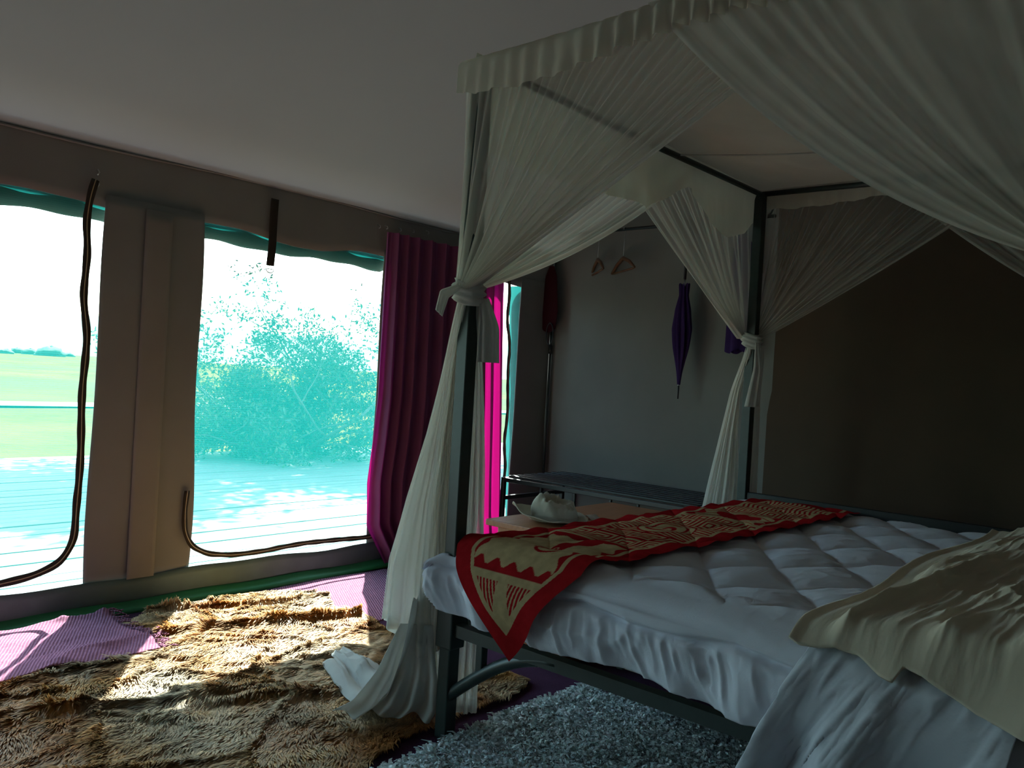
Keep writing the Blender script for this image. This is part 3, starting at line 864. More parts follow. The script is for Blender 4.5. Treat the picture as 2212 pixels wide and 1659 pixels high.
def hide_h(x, y, edge=None):
    wx = x + .25 * (fbm(x * 1.3 + 8, y * 1.3) - .5); wy = y + .25 * (fbm(x * 1.3 + 1, y * 1.3 + 5) - .5)
    r1 = ridged(wx * 1.3 - wy * 1.2 + 2, wy * 2.8 + wx * .9 + 1, 2)
    r2 = ridged(wx * 4.2 + wy * 2.0 + 7, wy * 6.5 - wx * 1.2, 2)
    fade = .40 + .60 * sstep(.10, .5, y)
    h = .010 + .060 * fade * np.clip(r1 - .35, 0, 1) ** 1.4 * 1.5 + .020 * fade * np.clip(r2 - .3, 0, 1) ** 1.3 + .014 * fade * fbm(x * 9, y * 11, 3)
    if edge is None: _, edge = hide_cell(np.asarray(x, float), np.asarray(y, float))
    return h + .004 * np.exp(-(edge / .02) ** 2) * fade
def hide_col(x, y, cell, edge):
    n1 = fbm(x * 3.0 + 7, y * 3.0, 4); n2 = fbm(x * 14, y * 14, 3)
    t = _ht[cell]
    gold = np.array((.46, .24, .075)); rust = np.array((.38, .15, .04)); pale = np.array((.58, .42, .25)); grey = np.array((.34, .29, .20))
    k = sstep(.40, .62, n1 * .7 + .3 * t)[..., None]
    c = gold * (1 - k) + rust * k
    kp = sstep(.54, .70, fbm(x * 2.3 + 31, y * 2.3 + 8, 4) * .8 + .2 * (1 - t))[..., None]
    c = c * (1 - kp) + pale * kp
    kg = (sstep(.56, .72, fbm(x * 1.9 + 51, y * 2.4 + 18, 4)) * .6)[..., None]
    c = c * (1 - kg) + grey * kg
    return c * (.75 + .5 * n2)[..., None]

# ------------------------------------------------------------------ mosquito net on the bed frame
net = empty('mosquito_net', (BL / 2, -BW / 2, BH)); tag(net, 'white mosquito net canopy over the bed, gathered and tied to the posts', 'mosquito net')
TIE = 1.375
def canopy_top():
    n = 70
    u = np.linspace(0, 1, n)[:, None]; v = np.linspace(0, 1, n)[None, :]
    x = u * BL + 0 * v; y = -v * BW + 0 * u
    e = np.minimum(np.minimum(u, 1 - u), np.minimum(v, 1 - v)) * 2
    z = BH + .018 - .045 * sstep(0, 1, e) + .012 * (ridged(x * 2.5 + y, y * 2) - .6) * sstep(0, .3, e) + .005 * np.sin(y * 40 + x * 9) * sstep(0, .2, e) * (1 - sstep(.3, .9, e))
    return grid('canopy_top', np.stack([x, y, z], -1), M['cotton'], net)
ct = canopy_top()
MB().tube([(BL * (.55 + .02 * math.sin(t * 5)) + .25 * math.sin(t * pi), -BW * t, BH - .022 + .0 * t) for t in np.linspace(0.03, .97, 40)], .004, 5).build('seam', M['hem'], ct, True)

def valance(p0, p1, out, ztop, dropf, nwave=26, seed=0, amp=.010, mat='cotton', o0=.074):
    n, m = 12, 220
    a = np.linspace(0, 1, m)[None, :]; b = np.linspace(0, 1, n)[:, None]
    p0 = np.array(p0); p1 = np.array(p1); out = np.array(out)
    ext = (p1 - p0) / np.linalg.norm(p1 - p0) * .03
    p0 = p0 - ext; p1 = p1 + ext
    base = p0[:, None] + (p1 - p0)[:, None] * a
    dr = np.array([dropf(q) for q in a[0]])[None, :]
    ga = .35 + 1.3 * vnoise(a * 5 + seed, 0 * a)
    wob = (amp * np.sin(a * 2 * pi * nwave + 3 * np.sin(a * 9 + seed)) * ga + .01 * (fbm(a * 30 + seed, b * 2) - .5)) * (.25 + b)
    o = o0 * np.sin(np.minimum(b * 4, pi / 2)) + wob
    x = base[0][None, :] if False else base[0] + out[0] * o
    y = base[1] + out[1] * o
    z = ztop + .018 - b * dr + .004 * np.sin(a * 70 + seed) * b
    return grid('valance', np.stack([x + 0 * b, y + 0 * b, z + 0 * a], -1), M[mat], net)
valance((0, 0), (0, -BW), (-1, 0), BH, lambda q: .135 + .02 * math.sin(q * 9) - .02 * q, 30, 1)
valance((0, 0), (BL, 0), (0, 1), BH, lambda q: (.275 + .012 * math.sin(q * 9) if q < .5 else .275 - 1.0 * (min(q, .66) - .5)) if q < .68 else .11 + .155 * math.sin(pi * min(1, (q - .66) / .36)), 10, 2, amp=.005, o0=.020)
valance((BL, 0), (BL, -BW), (1, 0), BH, lambda q: .085 + .012 * math.sin(q * 11), 30, 3, amp=.003, o0=.020)
valance((0, -BW), (BL, -BW), (0, -1), BH, lambda q: .17 + .02 * math.sin(q * 8), 24, 4)

def swag(post, along, normal, s0, s1, ztop=BH, tie=TIE, npleat=13, sag=.06, dens=.52, seed=0, nm=(60, 320), amp=.008, edge=.25, out=.026, wave=.006):
    """net panel: hung from the rail between s0 (at the post) and s1, gathered to the tie on the post"""
    n, m = nm
    a = np.linspace(0, 1, m)[None, :]; b = np.linspace(0, 1, n)[:, None]
    post = np.array(post, float); along = np.array(along, float); normal = np.array(normal, float)
    s = s0 + (s1 - s0) * a
    # gather: pleats swing towards the tie as they fall
    ph = 2 * pi * npleat * 1.9 * a + 4.0 * np.sin(a * 5 + seed) + 2.0 * np.sin(a * 13 + 2 * seed)
    w = b
    run = s * (1 - w) + .030 * (a - .3) * w
    dz = (ztop - tie)
    z = ztop - dz * w - sag * 4 * w * (1 - w) * a ** 1.5
    run = run + sag * .6 * np.sin(pi * w) * (1 - a) * .25
    nd = amp * np.sin(ph) * (.35 + .65 * np.sin(pi * np.clip(w * .9 + .08, 0, 1))) * (1 - .72 * w) + wave * np.sin(2 * pi * a * 2 + seed) * np.sin(pi * w) + .020 * w * np.sin(ph * .35 + seed) + out * (1 - .2 * w)
    run = run - .03 * (1 - a) ** 6 * (1 - .3 * w)
    x = post[0] + along[0] * run + normal[0] * nd; y = post[1] + along[1] * run + normal[1] * nd
    gat = .5 + .5 * np.sin(ph)
    de = dens * (.80 + .34 * gat ** 2) + .10 * (vnoise(a * 40 + seed, b * 3) - .5)
    de = 1 - (1 - np.clip(de, 0, .97)) ** (1 + 1.6 * w ** 1.6)
    de = de + edge * sstep(.955, .97, a) + .15 * sstep(.80, .82, a) * (a < .86)
    P = np.stack([x, y, z + 0 * a], -1)
    return grid('net_panel', P, M['net'], net, attrs={'dens': np.clip(de + 0 * a, 0, .985)})
PA, PB, PC, PD = (0, 0), (BL, 0), (BL, -BW), (0, -BW)
swag(PA, (0, -1), (-1, 0), 0.0, 1.32, seed=1, dens=.50, sag=.02, npleat=17, out=.030)
swag(PD, (0, 1), (-1, 0), 0.0, .96, seed=2, dens=.60, sag=.10, npleat=7, amp=.006, out=.054)
swag(PA, (1, 0), (0, 1), 0.0, 1.42, seed=3, dens=.42, sag=.07, npleat=15, out=.042)
swag(PB, (-1, 0), (0, 1), 0.0, 1.36, seed=4, dens=.44, sag=.02, npleat=13, out=.066)
swag(PB, (0, -1), (1, 0), 0.0, 1.16, seed=5, dens=.26, sag=.03, npleat=15, out=.042)
swag(PC, (0, 1), (1, 0), 0.0, 1.00, seed=6, dens=.30, sag=.05, npleat=11, out=.066)
swag(PD, (1, 0), (0, -1), 0.0, .95, seed=7, dens=.5, sag=.05, npleat=10)
swag(PC, (-1, 0), (0, -1), 0.0, .95, seed=8, dens=.5, sag=.05, npleat=10)

def tie_band(post, z=TIE, r=.042, ends=()):
    n, m = 14, 40
    th = np.linspace(0, 2 * pi, m, endpoint=False)[None, :]; b = np.linspace(0, 1, n)[:, None]
    rr = r + .012 * np.sin(pi * b) + .006 * np.sin(b * 22 + th * 2) + .005 * np.sin(th * 3 + 1)
    P = np.stack([post[0] + rr * np.cos(th), post[1] + rr * np.sin(th), z - .036 + .072 * b + .012 * np.sin(th + .6)], -1)
    return grid('tie', P, M['hem'], net, wrap=True)
ta = tie_band(PA, TIE, .040); tb_ = tie_band(PB, TIE - .005, .036); tie_band(PC); tie_band(PD)
def ribbon(name, pts, widths, side, parent, mat, puff=.01, n=40, m=12, seed=0):
    P = smooth_path(pts, n); s = np.linspace(0, 1, n)
    ww = np.interp(s, np.linspace(0, 1, len(widths)), widths)
    side = np.array(side, float); side /= np.linalg.norm(side); nn = np.cross(side, (0, 0, 1.0))
    o = np.linspace(-.5, .5, m)
    G = P[:, None, :] + side[None, None, :] * (ww[:, None] * o[None, :])[..., None]
    G = G + nn[None, None, :] * ((puff * np.sin(o * 14 + seed)[None, :] * (.3 + s[:, None])) + puff * .7 * np.sin(o * 25 + 2 + seed)[None, :] * s[:, None])[..., None]
    return grid(name, G, mat, parent, solid=.002)
SCR = np.array([-RGT[0], -RGT[1], 0]); SCR /= np.linalg.norm(SCR)     # horizontal direction square to the foot-post diagonal
DEP = np.array([-FWD[0], -FWD[1], 0]); DEP /= np.linalg.norm(DEP)
A0 = np.array([0, 0, 0.])
# bow end and hanging end of the tie
ribbon('tie_end', [A0 + SCR * .03 + DEP * .04 + (0, 0, TIE + .01), A0 + SCR * .075 + DEP * .045 + (0, 0, TIE - .015), A0 + SCR * .088 + DEP * .05 + (0, 0, TIE - .075)], [.02, .035, .03], SCR + np.array((0, 0, .9)), ta, M['hem'], .004)
ribbon('tie_end', [A0 - SCR * .045 + DEP * .02 + (0, 0, TIE - .02), A0 - SCR * .066 + DEP * .03 + (0, 0, TIE - .10), A0 - SCR * .070 + DEP * .03 + (0, 0, TIE - .215)], [.03, .06, .064], SCR, ta, M['hem'], .006, seed=2)
B0 = np.array([BL, 0, 0.])
ribbon('tie_end', [B0 + DEP * .05 - SCR * .01 + (0, 0, TIE - .02), B0 + DEP * .06 - SCR * .02 + (0, 0, TIE - .15), B0 + DEP * .06 - SCR * .0 + (0, 0, TIE - .33)], [.02, .05, .07], SCR, tb_, M['hem'], .006, seed=1)

def tail(base, z0, z1, lo, hi, dep, dens, seed, npl=11, name='net_tail', nm=(70, 200), hem=True, dy=0.0, span=(0.0, 2 * pi), mat='net', hemwave=.0):
    """hanging bundle below a tie; lo/hi: reach towards SCR by height fraction"""
    n, m = nm
    b = np.linspace(0, 1, n)[:, None]; th = np.linspace(span[0], span[1], m)[None, :]
    full = abs(span[1] - span[0] - 2 * pi) < 1e-6
    f = np.linspace(0, 1, len(lo))
    l_ = np.interp(b, f, lo); h_ = np.interp(b, f, hi); d_ = np.interp(b, np.linspace(0, 1, len(dep)), dep)
    ph = npl * th + 2 * np.sin(th * 2 + seed)
    gro = .25 + .75 * sstep(0, .4, b)
    wig = (.17 * np.sin(ph) + .09 * np.sin(ph * 2.3 + seed + b * 2)) * gro
    mid = (l_ + h_) / 2; half = (h_ - l_) / 2
    e = mid + half * np.cos(th) * (1 + .5 * wig); q = d_ * np.sin(th) * (1 + 1.6 * wig) + dy * sstep(0, .30, b)
    zz = z0 + (z1 - z0) * b + hemwave * np.sin(th * 2 + seed) * sstep(.6, 1, b)
    P = base[None, None, :] + SCR[None, None, :] * e[..., None] + DEP[None, None, :] * q[..., None]
    P = P.copy(); P[..., 2] = zz + 0 * th
    de = dens * (.85 + .3 * (np.sin(ph) * .5 + .5)) * (1.25 - .25 * b) + .35 * sstep(.962, .972, b) * hem
    return grid(name, P, M[mat], net, attrs={'dens': np.clip(de + 0 * th, 0, .985)})
# foot post by the window: outer fall, longer inner fall, narrow fall on the other side
tail(A0, TIE - .02, .285, [.0, .035, .045, .04, .02, .0], [.035, .075, .115, .165, .205, .215], [.03, .045, .06, .07, .08, .085], .60, 1, 9, dy=-.10, hemwave=.045)
tail(A0, TIE - .02, .125, [.0, .02, .03, .03, .02, .0], [.03, .05, .075, .11, .13, .135], [.02, .03, .04, .05, .06, .06], .62, 2, 8, dy=-.10, hemwave=.03)
tail(A0, TIE - .02, .060, [-.03, -.055, -.075, -.085, -.09, -.095], [-.02, -.02, -.015, -.02, -.02, -.02], [.015, .02, .03, .03, .03, .03], .55, 3, 5, dy=-.07)
# inner layer sweeping out over the rug
def pool():
    n, m = 90, 120
    b = np.linspace(0, 1, n)[:, None]; c = np.linspace(-1, 1, m)[None, :]
    # path: falls beside the post, then runs out on the floor towards the window wall
    path = smooth_path([(-.03, .10, .42), (-.02, .13, .24), (-.01, .18, .10), (.0, .28, .055), (.03, .42, .05), (.07, .56, .05), (.10, .68, .045)], n)
    wid = np.interp(b, [0, .25, .5, .8, 1], [.07, .10, .145, .13, .09])
    side = np.array([-.92, -.40, 0]); side /= np.linalg.norm(side)
    ph = 7 * c + 3 * b
    P = path[:, None, :] + side[None, None, :] * (wid * c)[..., None]
    hump = .030 * (np.sin(ph) * .5 + .5) + .045 * (ridged(c * 2 + b * 1.5, b * 3) - .35).clip(0) * sstep(.3, .6, b)
    P[..., 2] += hump * (1 - .6 * np.abs(c) ** 3) - .03 * np.abs(c) ** 2 * sstep(.35, .6, b)
    P[..., 1] += .02 * np.sin(c * 9) * b
    P[..., 2] = np.maximum(P[..., 2], hide_h(P[..., 0], P[..., 1], np.full(P.shape[:2], .2)) + .014)
    return grid('net_tail', P, M['hem'], net, solid=.002)
pool()
def pool2():
    n, m = 60, 100
    b = np.linspace(0, 1, n)[:, None]; c = np.linspace(-1, 1, m)[None, :]
    path = smooth_path([(-.04, .06, .34), (-.06, .07, .18), (-.075, .10, .085), (-.09, .14, .045)], n)
    wid = np.interp(b, [0, .4, 1], [.05, .085, .15])
    side = np.array(SCR)
    P = path[:, None, :] + side[None, None, :] * (wid * c)[..., None]
    P = P + DEP[None, None, :] * (.016 * np.sin(c * 13 + b) * b)[..., None]
    P = P + np.array(SCR)[None, None, :] * .035
    P[..., 2] = np.maximum(P[..., 2] + .012 * np.sin(c * 8) * b, hide_h(P[..., 0], P[..., 1], np.full(P.shape[:2], .2)) + .014)
    return grid('net_tail', P, M['hem'], net, solid=.002)
pool2()
# head post
tail(B0, TIE - .03, .44, [.0, .02, .02, .005, .0], [.025, .06, .10, .14, .178], [.03, .045, .05, .06, .065], .72, 4, 9, dy=-.10)
tail(B0, TIE - .03, .44, [-.06, -.08, -.085, -.09, -.09], [-.02, -.01, -.01, -.02, -.02], [.02, .03, .035, .035, .035], .70, 5, 5, dy=-.09)
tail(np.array([BL, -BW, 0.]), TIE - .03, .74, [-.05, -.08, -.1], [.05, .08, .1], [.04, .06, .08], .7, 6, 9)
tail(np.array([0, -BW, 0.]), TIE - .03, .74, [-.12, -.14, -.16], [-.03, -.03, -.03], [.04, .05, .05], .7, 7, 7)

# ------------------------------------------------------------------ curtain
def curtain():
    n, m = 90, 260
    b = np.linspace(0, 1, n)[:, None]; a = np.linspace(0, 1, m)[None, :]
    z = 1.885 + (.035 - 1.885) * b
    xl = 1.135 + .045 * np.sin(np.clip((1 - b) * 1.0, 0, 1) * pi) * 0 + np.interp(b, [0, .25, .5, .62, .75, .88, 1], [.0, .0, .0, -.02, -.055, -.05, .09])
    xr = np.interp(z, [.035, .6, 1.1, 1.6, 1.9], [at(1086, 1150, 1, W - .07)[0], at(1087, 980, 1, W - .07)[0], at(1088, 820, 1, W - .07)[0], at(1089, 655, 1, W - .07)[0], at(1089, 600, 1, W - .07)[0]])
    x = xl + (xr - xl) * a
    ph = 2 * pi * 11 * a + 2.2 * np.sin(a * 8)
    y = W - .072 + .026 * np.sin(ph) * (.7 + .3 * b) + .010 * np.sin(ph * 2.1 + b * 2) - .03 * sstep(.5, 1, b) * (1 - sstep(.0, .2, a))
    return grid('curtain', np.stack([x, y + 0 * b, z + 0 * a], -1), M['curtain'], solid=.0)
tag(curtain(), 'magenta purple curtain hanging in pleats in front of the tent windows', 'curtain')

# ------------------------------------------------------------------ hide rug
nx, ny = 330, 200
X, Y = np.meshgrid(np.linspace(-2.0, .66, nx), np.linspace(-.03, 1.76, ny))
cell, edge = hide_cell(X, Y)
Hh = hide_h(X, Y, edge)
mask = poly_mask(X + .03 * (fbm(X * 9, Y * 9) - .5), Y + .03 * (fbm(X * 9 + 4, Y * 9) - .5), hide_poly)
hide = empty('hide_rug', (-.8, .8, 0)); tag(hide, 'large rumpled tan animal hide rug lying in the sunlight', 'rug')
grid('hide', np.stack([X, Y, Hh], -1), M['hide'], hide, mask=mask, colors=hide_col(X, Y, cell, edge), solid=.004)
# hairs
nh = 230000
hx = rng.uniform(-2.0, .66, nh); hy = rng.uniform(-.03, 1.76, nh)
mk = poly_mask(hx + .03 * (fbm(hx * 9, hy * 9) - .5), hy + .03 * (fbm(hx * 9 + 4, hy * 9) - .5), hide_poly)
mk &= ~((hx < -.255) & (hy > 1.205) & (hy < 1.75))      # no hairs standing through the mat that presses on them
hx = hx[mk]; hy = hy[mk]; nh = len(hx)
cell, edge = hide_cell(hx, hy)
hz = hide_h(hx, hy, edge)
ang = _ha[cell] + 1.6 * (fbm(hx * 3 + 3, hy * 3 + 7) - .5) + 2.2 * (fbm(hx * 16, hy * 16) - .5) + rng.normal(0, .14, nh)
ln = .026 + .030 * fbm(hx * 6, hy * 6) + .010 * rng.random(nh)
el = .16 + .55 * np.clip(fbm(hx * 14 + 2, hy * 14) - .3, 0, 1) + .5 * np.exp(-(edge / .015) ** 2) * .7 + rng.normal(0, .07, nh)
dirv = np.stack([np.cos(ang) * np.cos(el), np.sin(ang) * np.cos(el), np.sin(el)], -1)
e_ = .01
gx_ = (hide_h(hx + e_, hy, edge) - hz) / e_; gy_ = (hide_h(hx, hy + e_, edge) - hz) / e_
dirv[:, 2] += dirv[:, 0] * gx_ + dirv[:, 1] * gy_
base = np.stack([hx, hy, hz - .001], -1)
side = np.stack([-np.sin(ang), np.cos(ang), 0 * ang], -1) * (.0019 + .0012 * rng.random(nh))[:, None]
mid = base + dirv * (ln * .55)[:, None]; tip = base + dirv * ln[:, None] - np.array([0, 0, .18])[None] * ln[:, None]
V = np.stack([base - side, base + side, mid + side * .8, tip, mid - side * .8], 1).reshape(-1, 3)
k5 = np.arange(nh)[:, None] * 5
Fq = np.concatenate([k5 + np.array([[0, 1, 2]]), k5 + np.array([[0, 2, 4]]), k5 + np.array([[4, 2, 3]])], 0)
hc = hide_col(hx, hy, cell, edge) * rng.uniform(.55, 1.4, (nh, 1)) * (.6 + .8 * fbm(hx * 30, hy * 30, 2))[:, None]
hv = np.stack([hc] * 5, 1).reshape(-1, 3).clip(0, .9)
o = make('hair', V, Fq, M['fur'], hide, False, colors=hv); o['kind'] = 'stuff'

# ------------------------------------------------------------------ woven mats
def strands(roots, dirs, length, rad, droop, mat, name, parent, curl=.012, seg=5):
    mb = MB()
    for p, d in zip(roots, dirs):
        pts = [np.array(p, float)]; d = np.array(d, float)
        for i in range(seg):
            d = d + rng.normal(0, .35, 3) * np.array([1, 1, .3]) + np.array([0, 0, droop]); d /= np.linalg.norm(d)
            q = pts[-1] + d * length / seg
            q[2] = max(q[2], hide_h(np.array([q[0]]), np.array([q[1]]))[0] + .010)
            pts.append(q)
        mb.tube(pts, rad, 4)
    o = mb.build(name, mat, parent, True); o['kind'] = 'stuff'
    return o
def woven_mat(name, x0, x1, y0, y1, label, onrug, seed, skew=0.0, corner=None):
    nx, ny = 150, 70
    root = empty(name, ((x0 + x1) / 2, (y0 + y1) / 2, 0)); tag(root, label, 'mat')
    X, Y = np.meshgrid(np.linspace(x0, x1, nx), np.linspace(y0, y1, ny))
    Xs = X + skew * (Y - y0) + .012 * np.sin(Y * 14 + seed); Ys = Y + .02 * np.sin(X * 5 + seed) * 1.0
    Zb = hide_h(Xs, Ys, np.full(X.shape, .2)) + .009 if onrug else np.full(X.shape, .004)
    calm = np.ones(X.shape) if onrug else sstep(.66, .80, Xs)
    Z = Zb + calm * (.010 * (ridged(X * 2.2 + seed, Y * 2.6) - .4).clip(0) + .006 * fbm(X * 6, Y * 6))
    mask = None
    if corner is not None: mask = corner(Xs, Ys)
    b = grid('weave', np.stack([Xs, Ys, Z], -1), M['mat'], root, mask=mask, solid=.004)
    return root, (Xs, Ys, Z)
m1, (Xs, Ys, Zs) = woven_mat('woven_mat', -2.0, -.31, 1.21, 1.752, 'dusty pink woven mat with a fringed end lying on the hide rug', True, 1, skew=.02)
roots = []; dirs = []
for k in range(0, 70):
    roots.append((Xs[k, -1], Ys[k, -1], Zs[k, -1])); dirs.append((1, rng.normal(0, .35), .1))
strands(np.array(roots), dirs, .075, .0028, -.25, M['mat'], 'fringe', m1)
woven_mat('woven_mat', .50, 1.75, 1.02, 1.752, 'dusty pink woven mat on the floor in front of the magenta curtain', False, 4)

# ------------------------------------------------------------------ shag rug beside and under the bed foot
sx0, sx1, sy0, sy1 = -1.45, .60, -1.45, -.085
shg = empty('shag_rug', ((sx0 + sx1) / 2, (sy0 + sy1) / 2, 0)); tag(shg, 'grey green long-pile shag rug on the floor at the foot of the bed', 'rug')
X, Y = np.meshgrid(np.linspace(sx0, sx1, 60), np.linspace(sy0, sy1, 50))
grid('backing', np.stack([X + .01 * np.sin(Y * 9), Y + .012 * np.sin(X * 7), .014 + .006 * fbm(X * 4, Y * 4)], -1), M['shagbase'], shg, solid=.012)
nt_ = 52000
# pile is denser where it shows
px_ = rng.uniform(-.62, sx1 + .015, nt_); py_ = rng.uniform(-.95, sy1 + .015, nt_)
keep = rng.random(nt_) < np.where((px_ > -.5), 1, .5)
px_ = px_[keep]; py_ = py_[keep]; n_ = len(px_)
an = rng.uniform(0, 2 * pi, n_); clump = fbm(px_ * 22, py_ * 22, 2)
tilt = .15 + .95 * clump + rng.normal(0, .2, n_)
dv = np.stack([np.cos(an) * np.sin(tilt), np.sin(an) * np.sin(tilt), np.cos(tilt)], -1)
Ls = (.026 + .016 * rng.random(n_)) * (.7 + .6 * clump)
b0 = np.stack([px_, py_ + .012 * np.sin(px_ * 7), np.full(n_, .016)], -1)
sd_ = np.cross(dv, np.array([0, 0, 1.0])); sd_ /= np.linalg.norm(sd_, axis=1)[:, None] + 1e-9
sd_ *= .0042
curl = np.stack([rng.normal(0, 1, n_), rng.normal(0, 1, n_), -.8 * np.ones(n_)], -1) * (Ls * .30)[:, None]
p1 = b0 + dv * (Ls * .5)[:, None]; p2 = b0 + dv * (Ls * .9)[:, None] + curl * .35; p3 = b0 + dv * Ls[:, None] + curl
V = np.stack([b0 - sd_, b0 + sd_, p1 + sd_ * 1.2, p1 - sd_ * 1.2, p2 + sd_ * 1.1, p2 - sd_ * 1.1, p3 + sd_ * .5, p3 - sd_ * .5], 1).reshape(-1, 3)
V[:, 2] = np.maximum(V[:, 2], .004)
k8 = np.arange(n_)[:, None] * 8
Fq = np.concatenate([k8 + np.array([[0, 1, 2, 3]]), k8 + np.array([[3, 2, 4, 5]]), k8 + np.array([[5, 4, 6, 7]])], 0)
bc = np.array((.86, .95, .93)) * rng.uniform(.55, 1.25, (n_, 1)) * (.7 + .5 * fbm(px_ * 10, py_ * 10))[:, None]
cv = np.repeat(bc, 8, 0); 
o = make('pile', V, Fq, M['shag'], shg, False, colors=cv.reshape(-1, 3).clip(0, .95)); o['kind'] = 'stuff'

# ------------------------------------------------------------------ chest beside the bed, hat, paper
chest = empty('wooden_chest', (1.1, .28, 0)); tag(chest, 'low orange brown wooden chest standing between the bed and the windows', 'chest')
cx0, cx1, cy0, cy1, ch = .71, 1.56, .105, .490, .535
MB().box((cx0 + .02, cy0 + .01, .05), (cx1 - .02, cy1 - .01, ch - .025), .004).build('body', M['wood'], chest)
MB().box((cx0 - .03, cy0 - .01, ch - .025), (cx1 + .02, cy1 + .015, ch), .004).build('top', M['wood'], chest)
MB().box((cx0 + .03, cy0 + .03, 0), (cx1 - .03, cy1 - .03, .05)).build('plinth', M['wood'], chest)
for k in range(2):
    x0 = cx0 + .04 + k * .39
    dr = MB().box((x0, cy1 - .012, .08), (x0 + .37, cy1 + .004, ch - .05), .003).build('door', M['wood'], chest)
    MB().lathe([(.0, 0), (.012, .002), (.014, .01), (.0, .016)], (x0 + (.33 if k == 0 else .04), cy1 + .006, .3), 10).build('knob', M['black'], dr, True)

def hat():
    c = at(1195, 1128, 2, ch); root = empty('bush_hat', (c[0], c[1], ch)); tag(root, 'crumpled beige cloth bush hat lying on the wooden chest', 'hat')
    n, m = 26, 90
    th = np.linspace(0, 2 * pi, m, endpoint=False)[None, :]; b = np.linspace(0, 1, n)[:, None]
    A, D = SCR, DEP
    def place(e, q, z):
        P = np.zeros(e.shape + (3,)); P += np.array([c[0], c[1], ch])
        P += A[None, None, :] * e[..., None] + D[None, None, :] * q[..., None]; P[..., 2] += z; return P
    # brim: wide wavy ring, turned up towards the window side
    r = .075 + .075 * b
    e = r * np.cos(th) * 1.05 + .015; q = r * np.sin(th) * .80
    z = .006 + .052 * b * np.clip(np.cos(th - .2), 0, 1) ** 1.5 + .010 * b * np.sin(th * 4 + 1) + .010 * b * np.sin(th * 7) * .5 + .035 * b * np.clip(-np.sin(th), 0, 1) + .004
    grid('brim', place(e + 0 * b, q, np.maximum(z, .004)), M['hat'], root, wrap=True, solid=.004)
    # crown: soft dented dome
    t = b * pi / 2
    rr = .083 * np.cos(t) ** .55
    fold = 1 + .18 * np.sin(th * 2 + .6) * np.sin(t * 1.2) + .16 * np.sin(th * 5 + 3 * b) * b * (1 - b) * 3 + .09 * (ridged(np.cos(th) * 2 + b * 2, np.sin(th) * 2 + 4) - .5)
    e = rr * np.cos(th) * fold * 1.12 - .005; q = rr * np.sin(th) * fold * .85
    z = .008 + .098 * np.sin(t) ** .8 * (1 + .14 * np.cos(th + .5) * np.sin(pi * b)) - .030 * sstep(.72, 1, b) + .012 * np.sin(th + 2.2) * sstep(.3, .8, b) * (1 - sstep(.85, 1, b)) + .030 * (ridged(np.cos(th) * 1.8 + 3, np.sin(th) * 1.8 + b * 2) - .5) * np.sin(pi * b)
    grid('crown', place(e, q, z), M['hat'], root, wrap=True, solid=.003)
    b2 = np.linspace(0, 1, 5)[:, None]
    rb = .088 + .002 * np.sin(th * 9)
    grid('hat_band', place(rb * np.cos(th) * 1.10 - .004 + 0 * b2, rb * np.sin(th) * .86 + 0 * b2, .012 + .018 * b2 + .004 * np.sin(th * 2)), M['hatband'], root, wrap=True, solid=.002)
hat()
q = at(1275, 1122, 2, ch)
G = np.array([[q + (-.03, -.03, .004), q + (.03, -.035, .004)], [q + (-.03, .0, .022), q + (.035, .0, .020)], [q + (-.025, .035, .004), q + (.03, .035, .003)]])
tag(grid('folded_paper', G, M['paper'], solid=.001, smooth=False), 'small folded pale paper beside the hat on the chest', 'paper')

# ------------------------------------------------------------------ luggage rack
rk = empty('luggage_rack', (2.3, .9, 0)); tag(rk, 'black metal slatted luggage rack along the back canvas wall', 'rack')
kx0, kx1, ky0, ky1, kz = 2.02, 2.62, .27, 1.60, .50
for x in (kx0, kx1):
    for y in (ky0, ky1):
        MB().box((x - .013, y - .013, 0), (x + .013, y + .013, kz), .003).build('leg', M['black'], rk)
    MB().box((x - .012, ky0, kz - .026), (x + .012, ky1, kz), .003).build('long_rail', M['black'], rk)
for y in (ky0, ky1):
    MB().box((kx0, y - .012, kz - .026), (kx1, y + .012, kz), .003).build('cross_rail', M['black'], rk)
    MB().box((kx0, y - .012, .36), (kx1, y + .012, .385), .003).build('lower_cross_rail', M['black'], rk)
sl = None
for k in range(8):
    x = kx0 + .055 + k * (kx1 - kx0 - .11) / 7
    if sl is None:
        sl = MB().box((x - .022, ky0 + .01, kz), (x + .022, ky1 - .01, kz + .012), .003).build('slat', M['black'], rk); x00 = x
    else:
        o = sl.copy(); C.objects.link(o); o.parent = rk; o.location = (x - x00, 0, 0)
for y in (.62, .80, 1.05, 1.3):
    MB().box((kx0 - .007, y - .007, .25), (kx0 + .007, y + .007, kz - .026), .002).build('front_bar', M['black'], rk)
MB().box((kx0 - .008, ky0, .24), (kx0 + .008, ky1, .255), .002).build('front_lower_rail', M['black'], rk)

# ------------------------------------------------------------------ tent pole in the corner
pb = at(1172, 1015, 0, 2.655); pz = RIDGE[1]
pole = empty('tent_pole', (2.655, 1.80, 0)); tag(pole, 'thin upright tent pole in the corner behind the luggage rack', 'pole')
MB().tube([(2.655, 1.80, 0), (2.655, 1.80, 1.5)], .010, 10).build('lower_tube', M['metal'], pole, True)
MB().tube([(2.655, 1.80, 1.34), (2.655, 1.80, 1.99)], .008, 10).build('upper_tube', M['metal'], pole, True)
MB().tube([(2.655, 1.80, 1.30), (2.655, 1.80, 1.36)], .013, 10).build('collar', M['black'], pole, True)

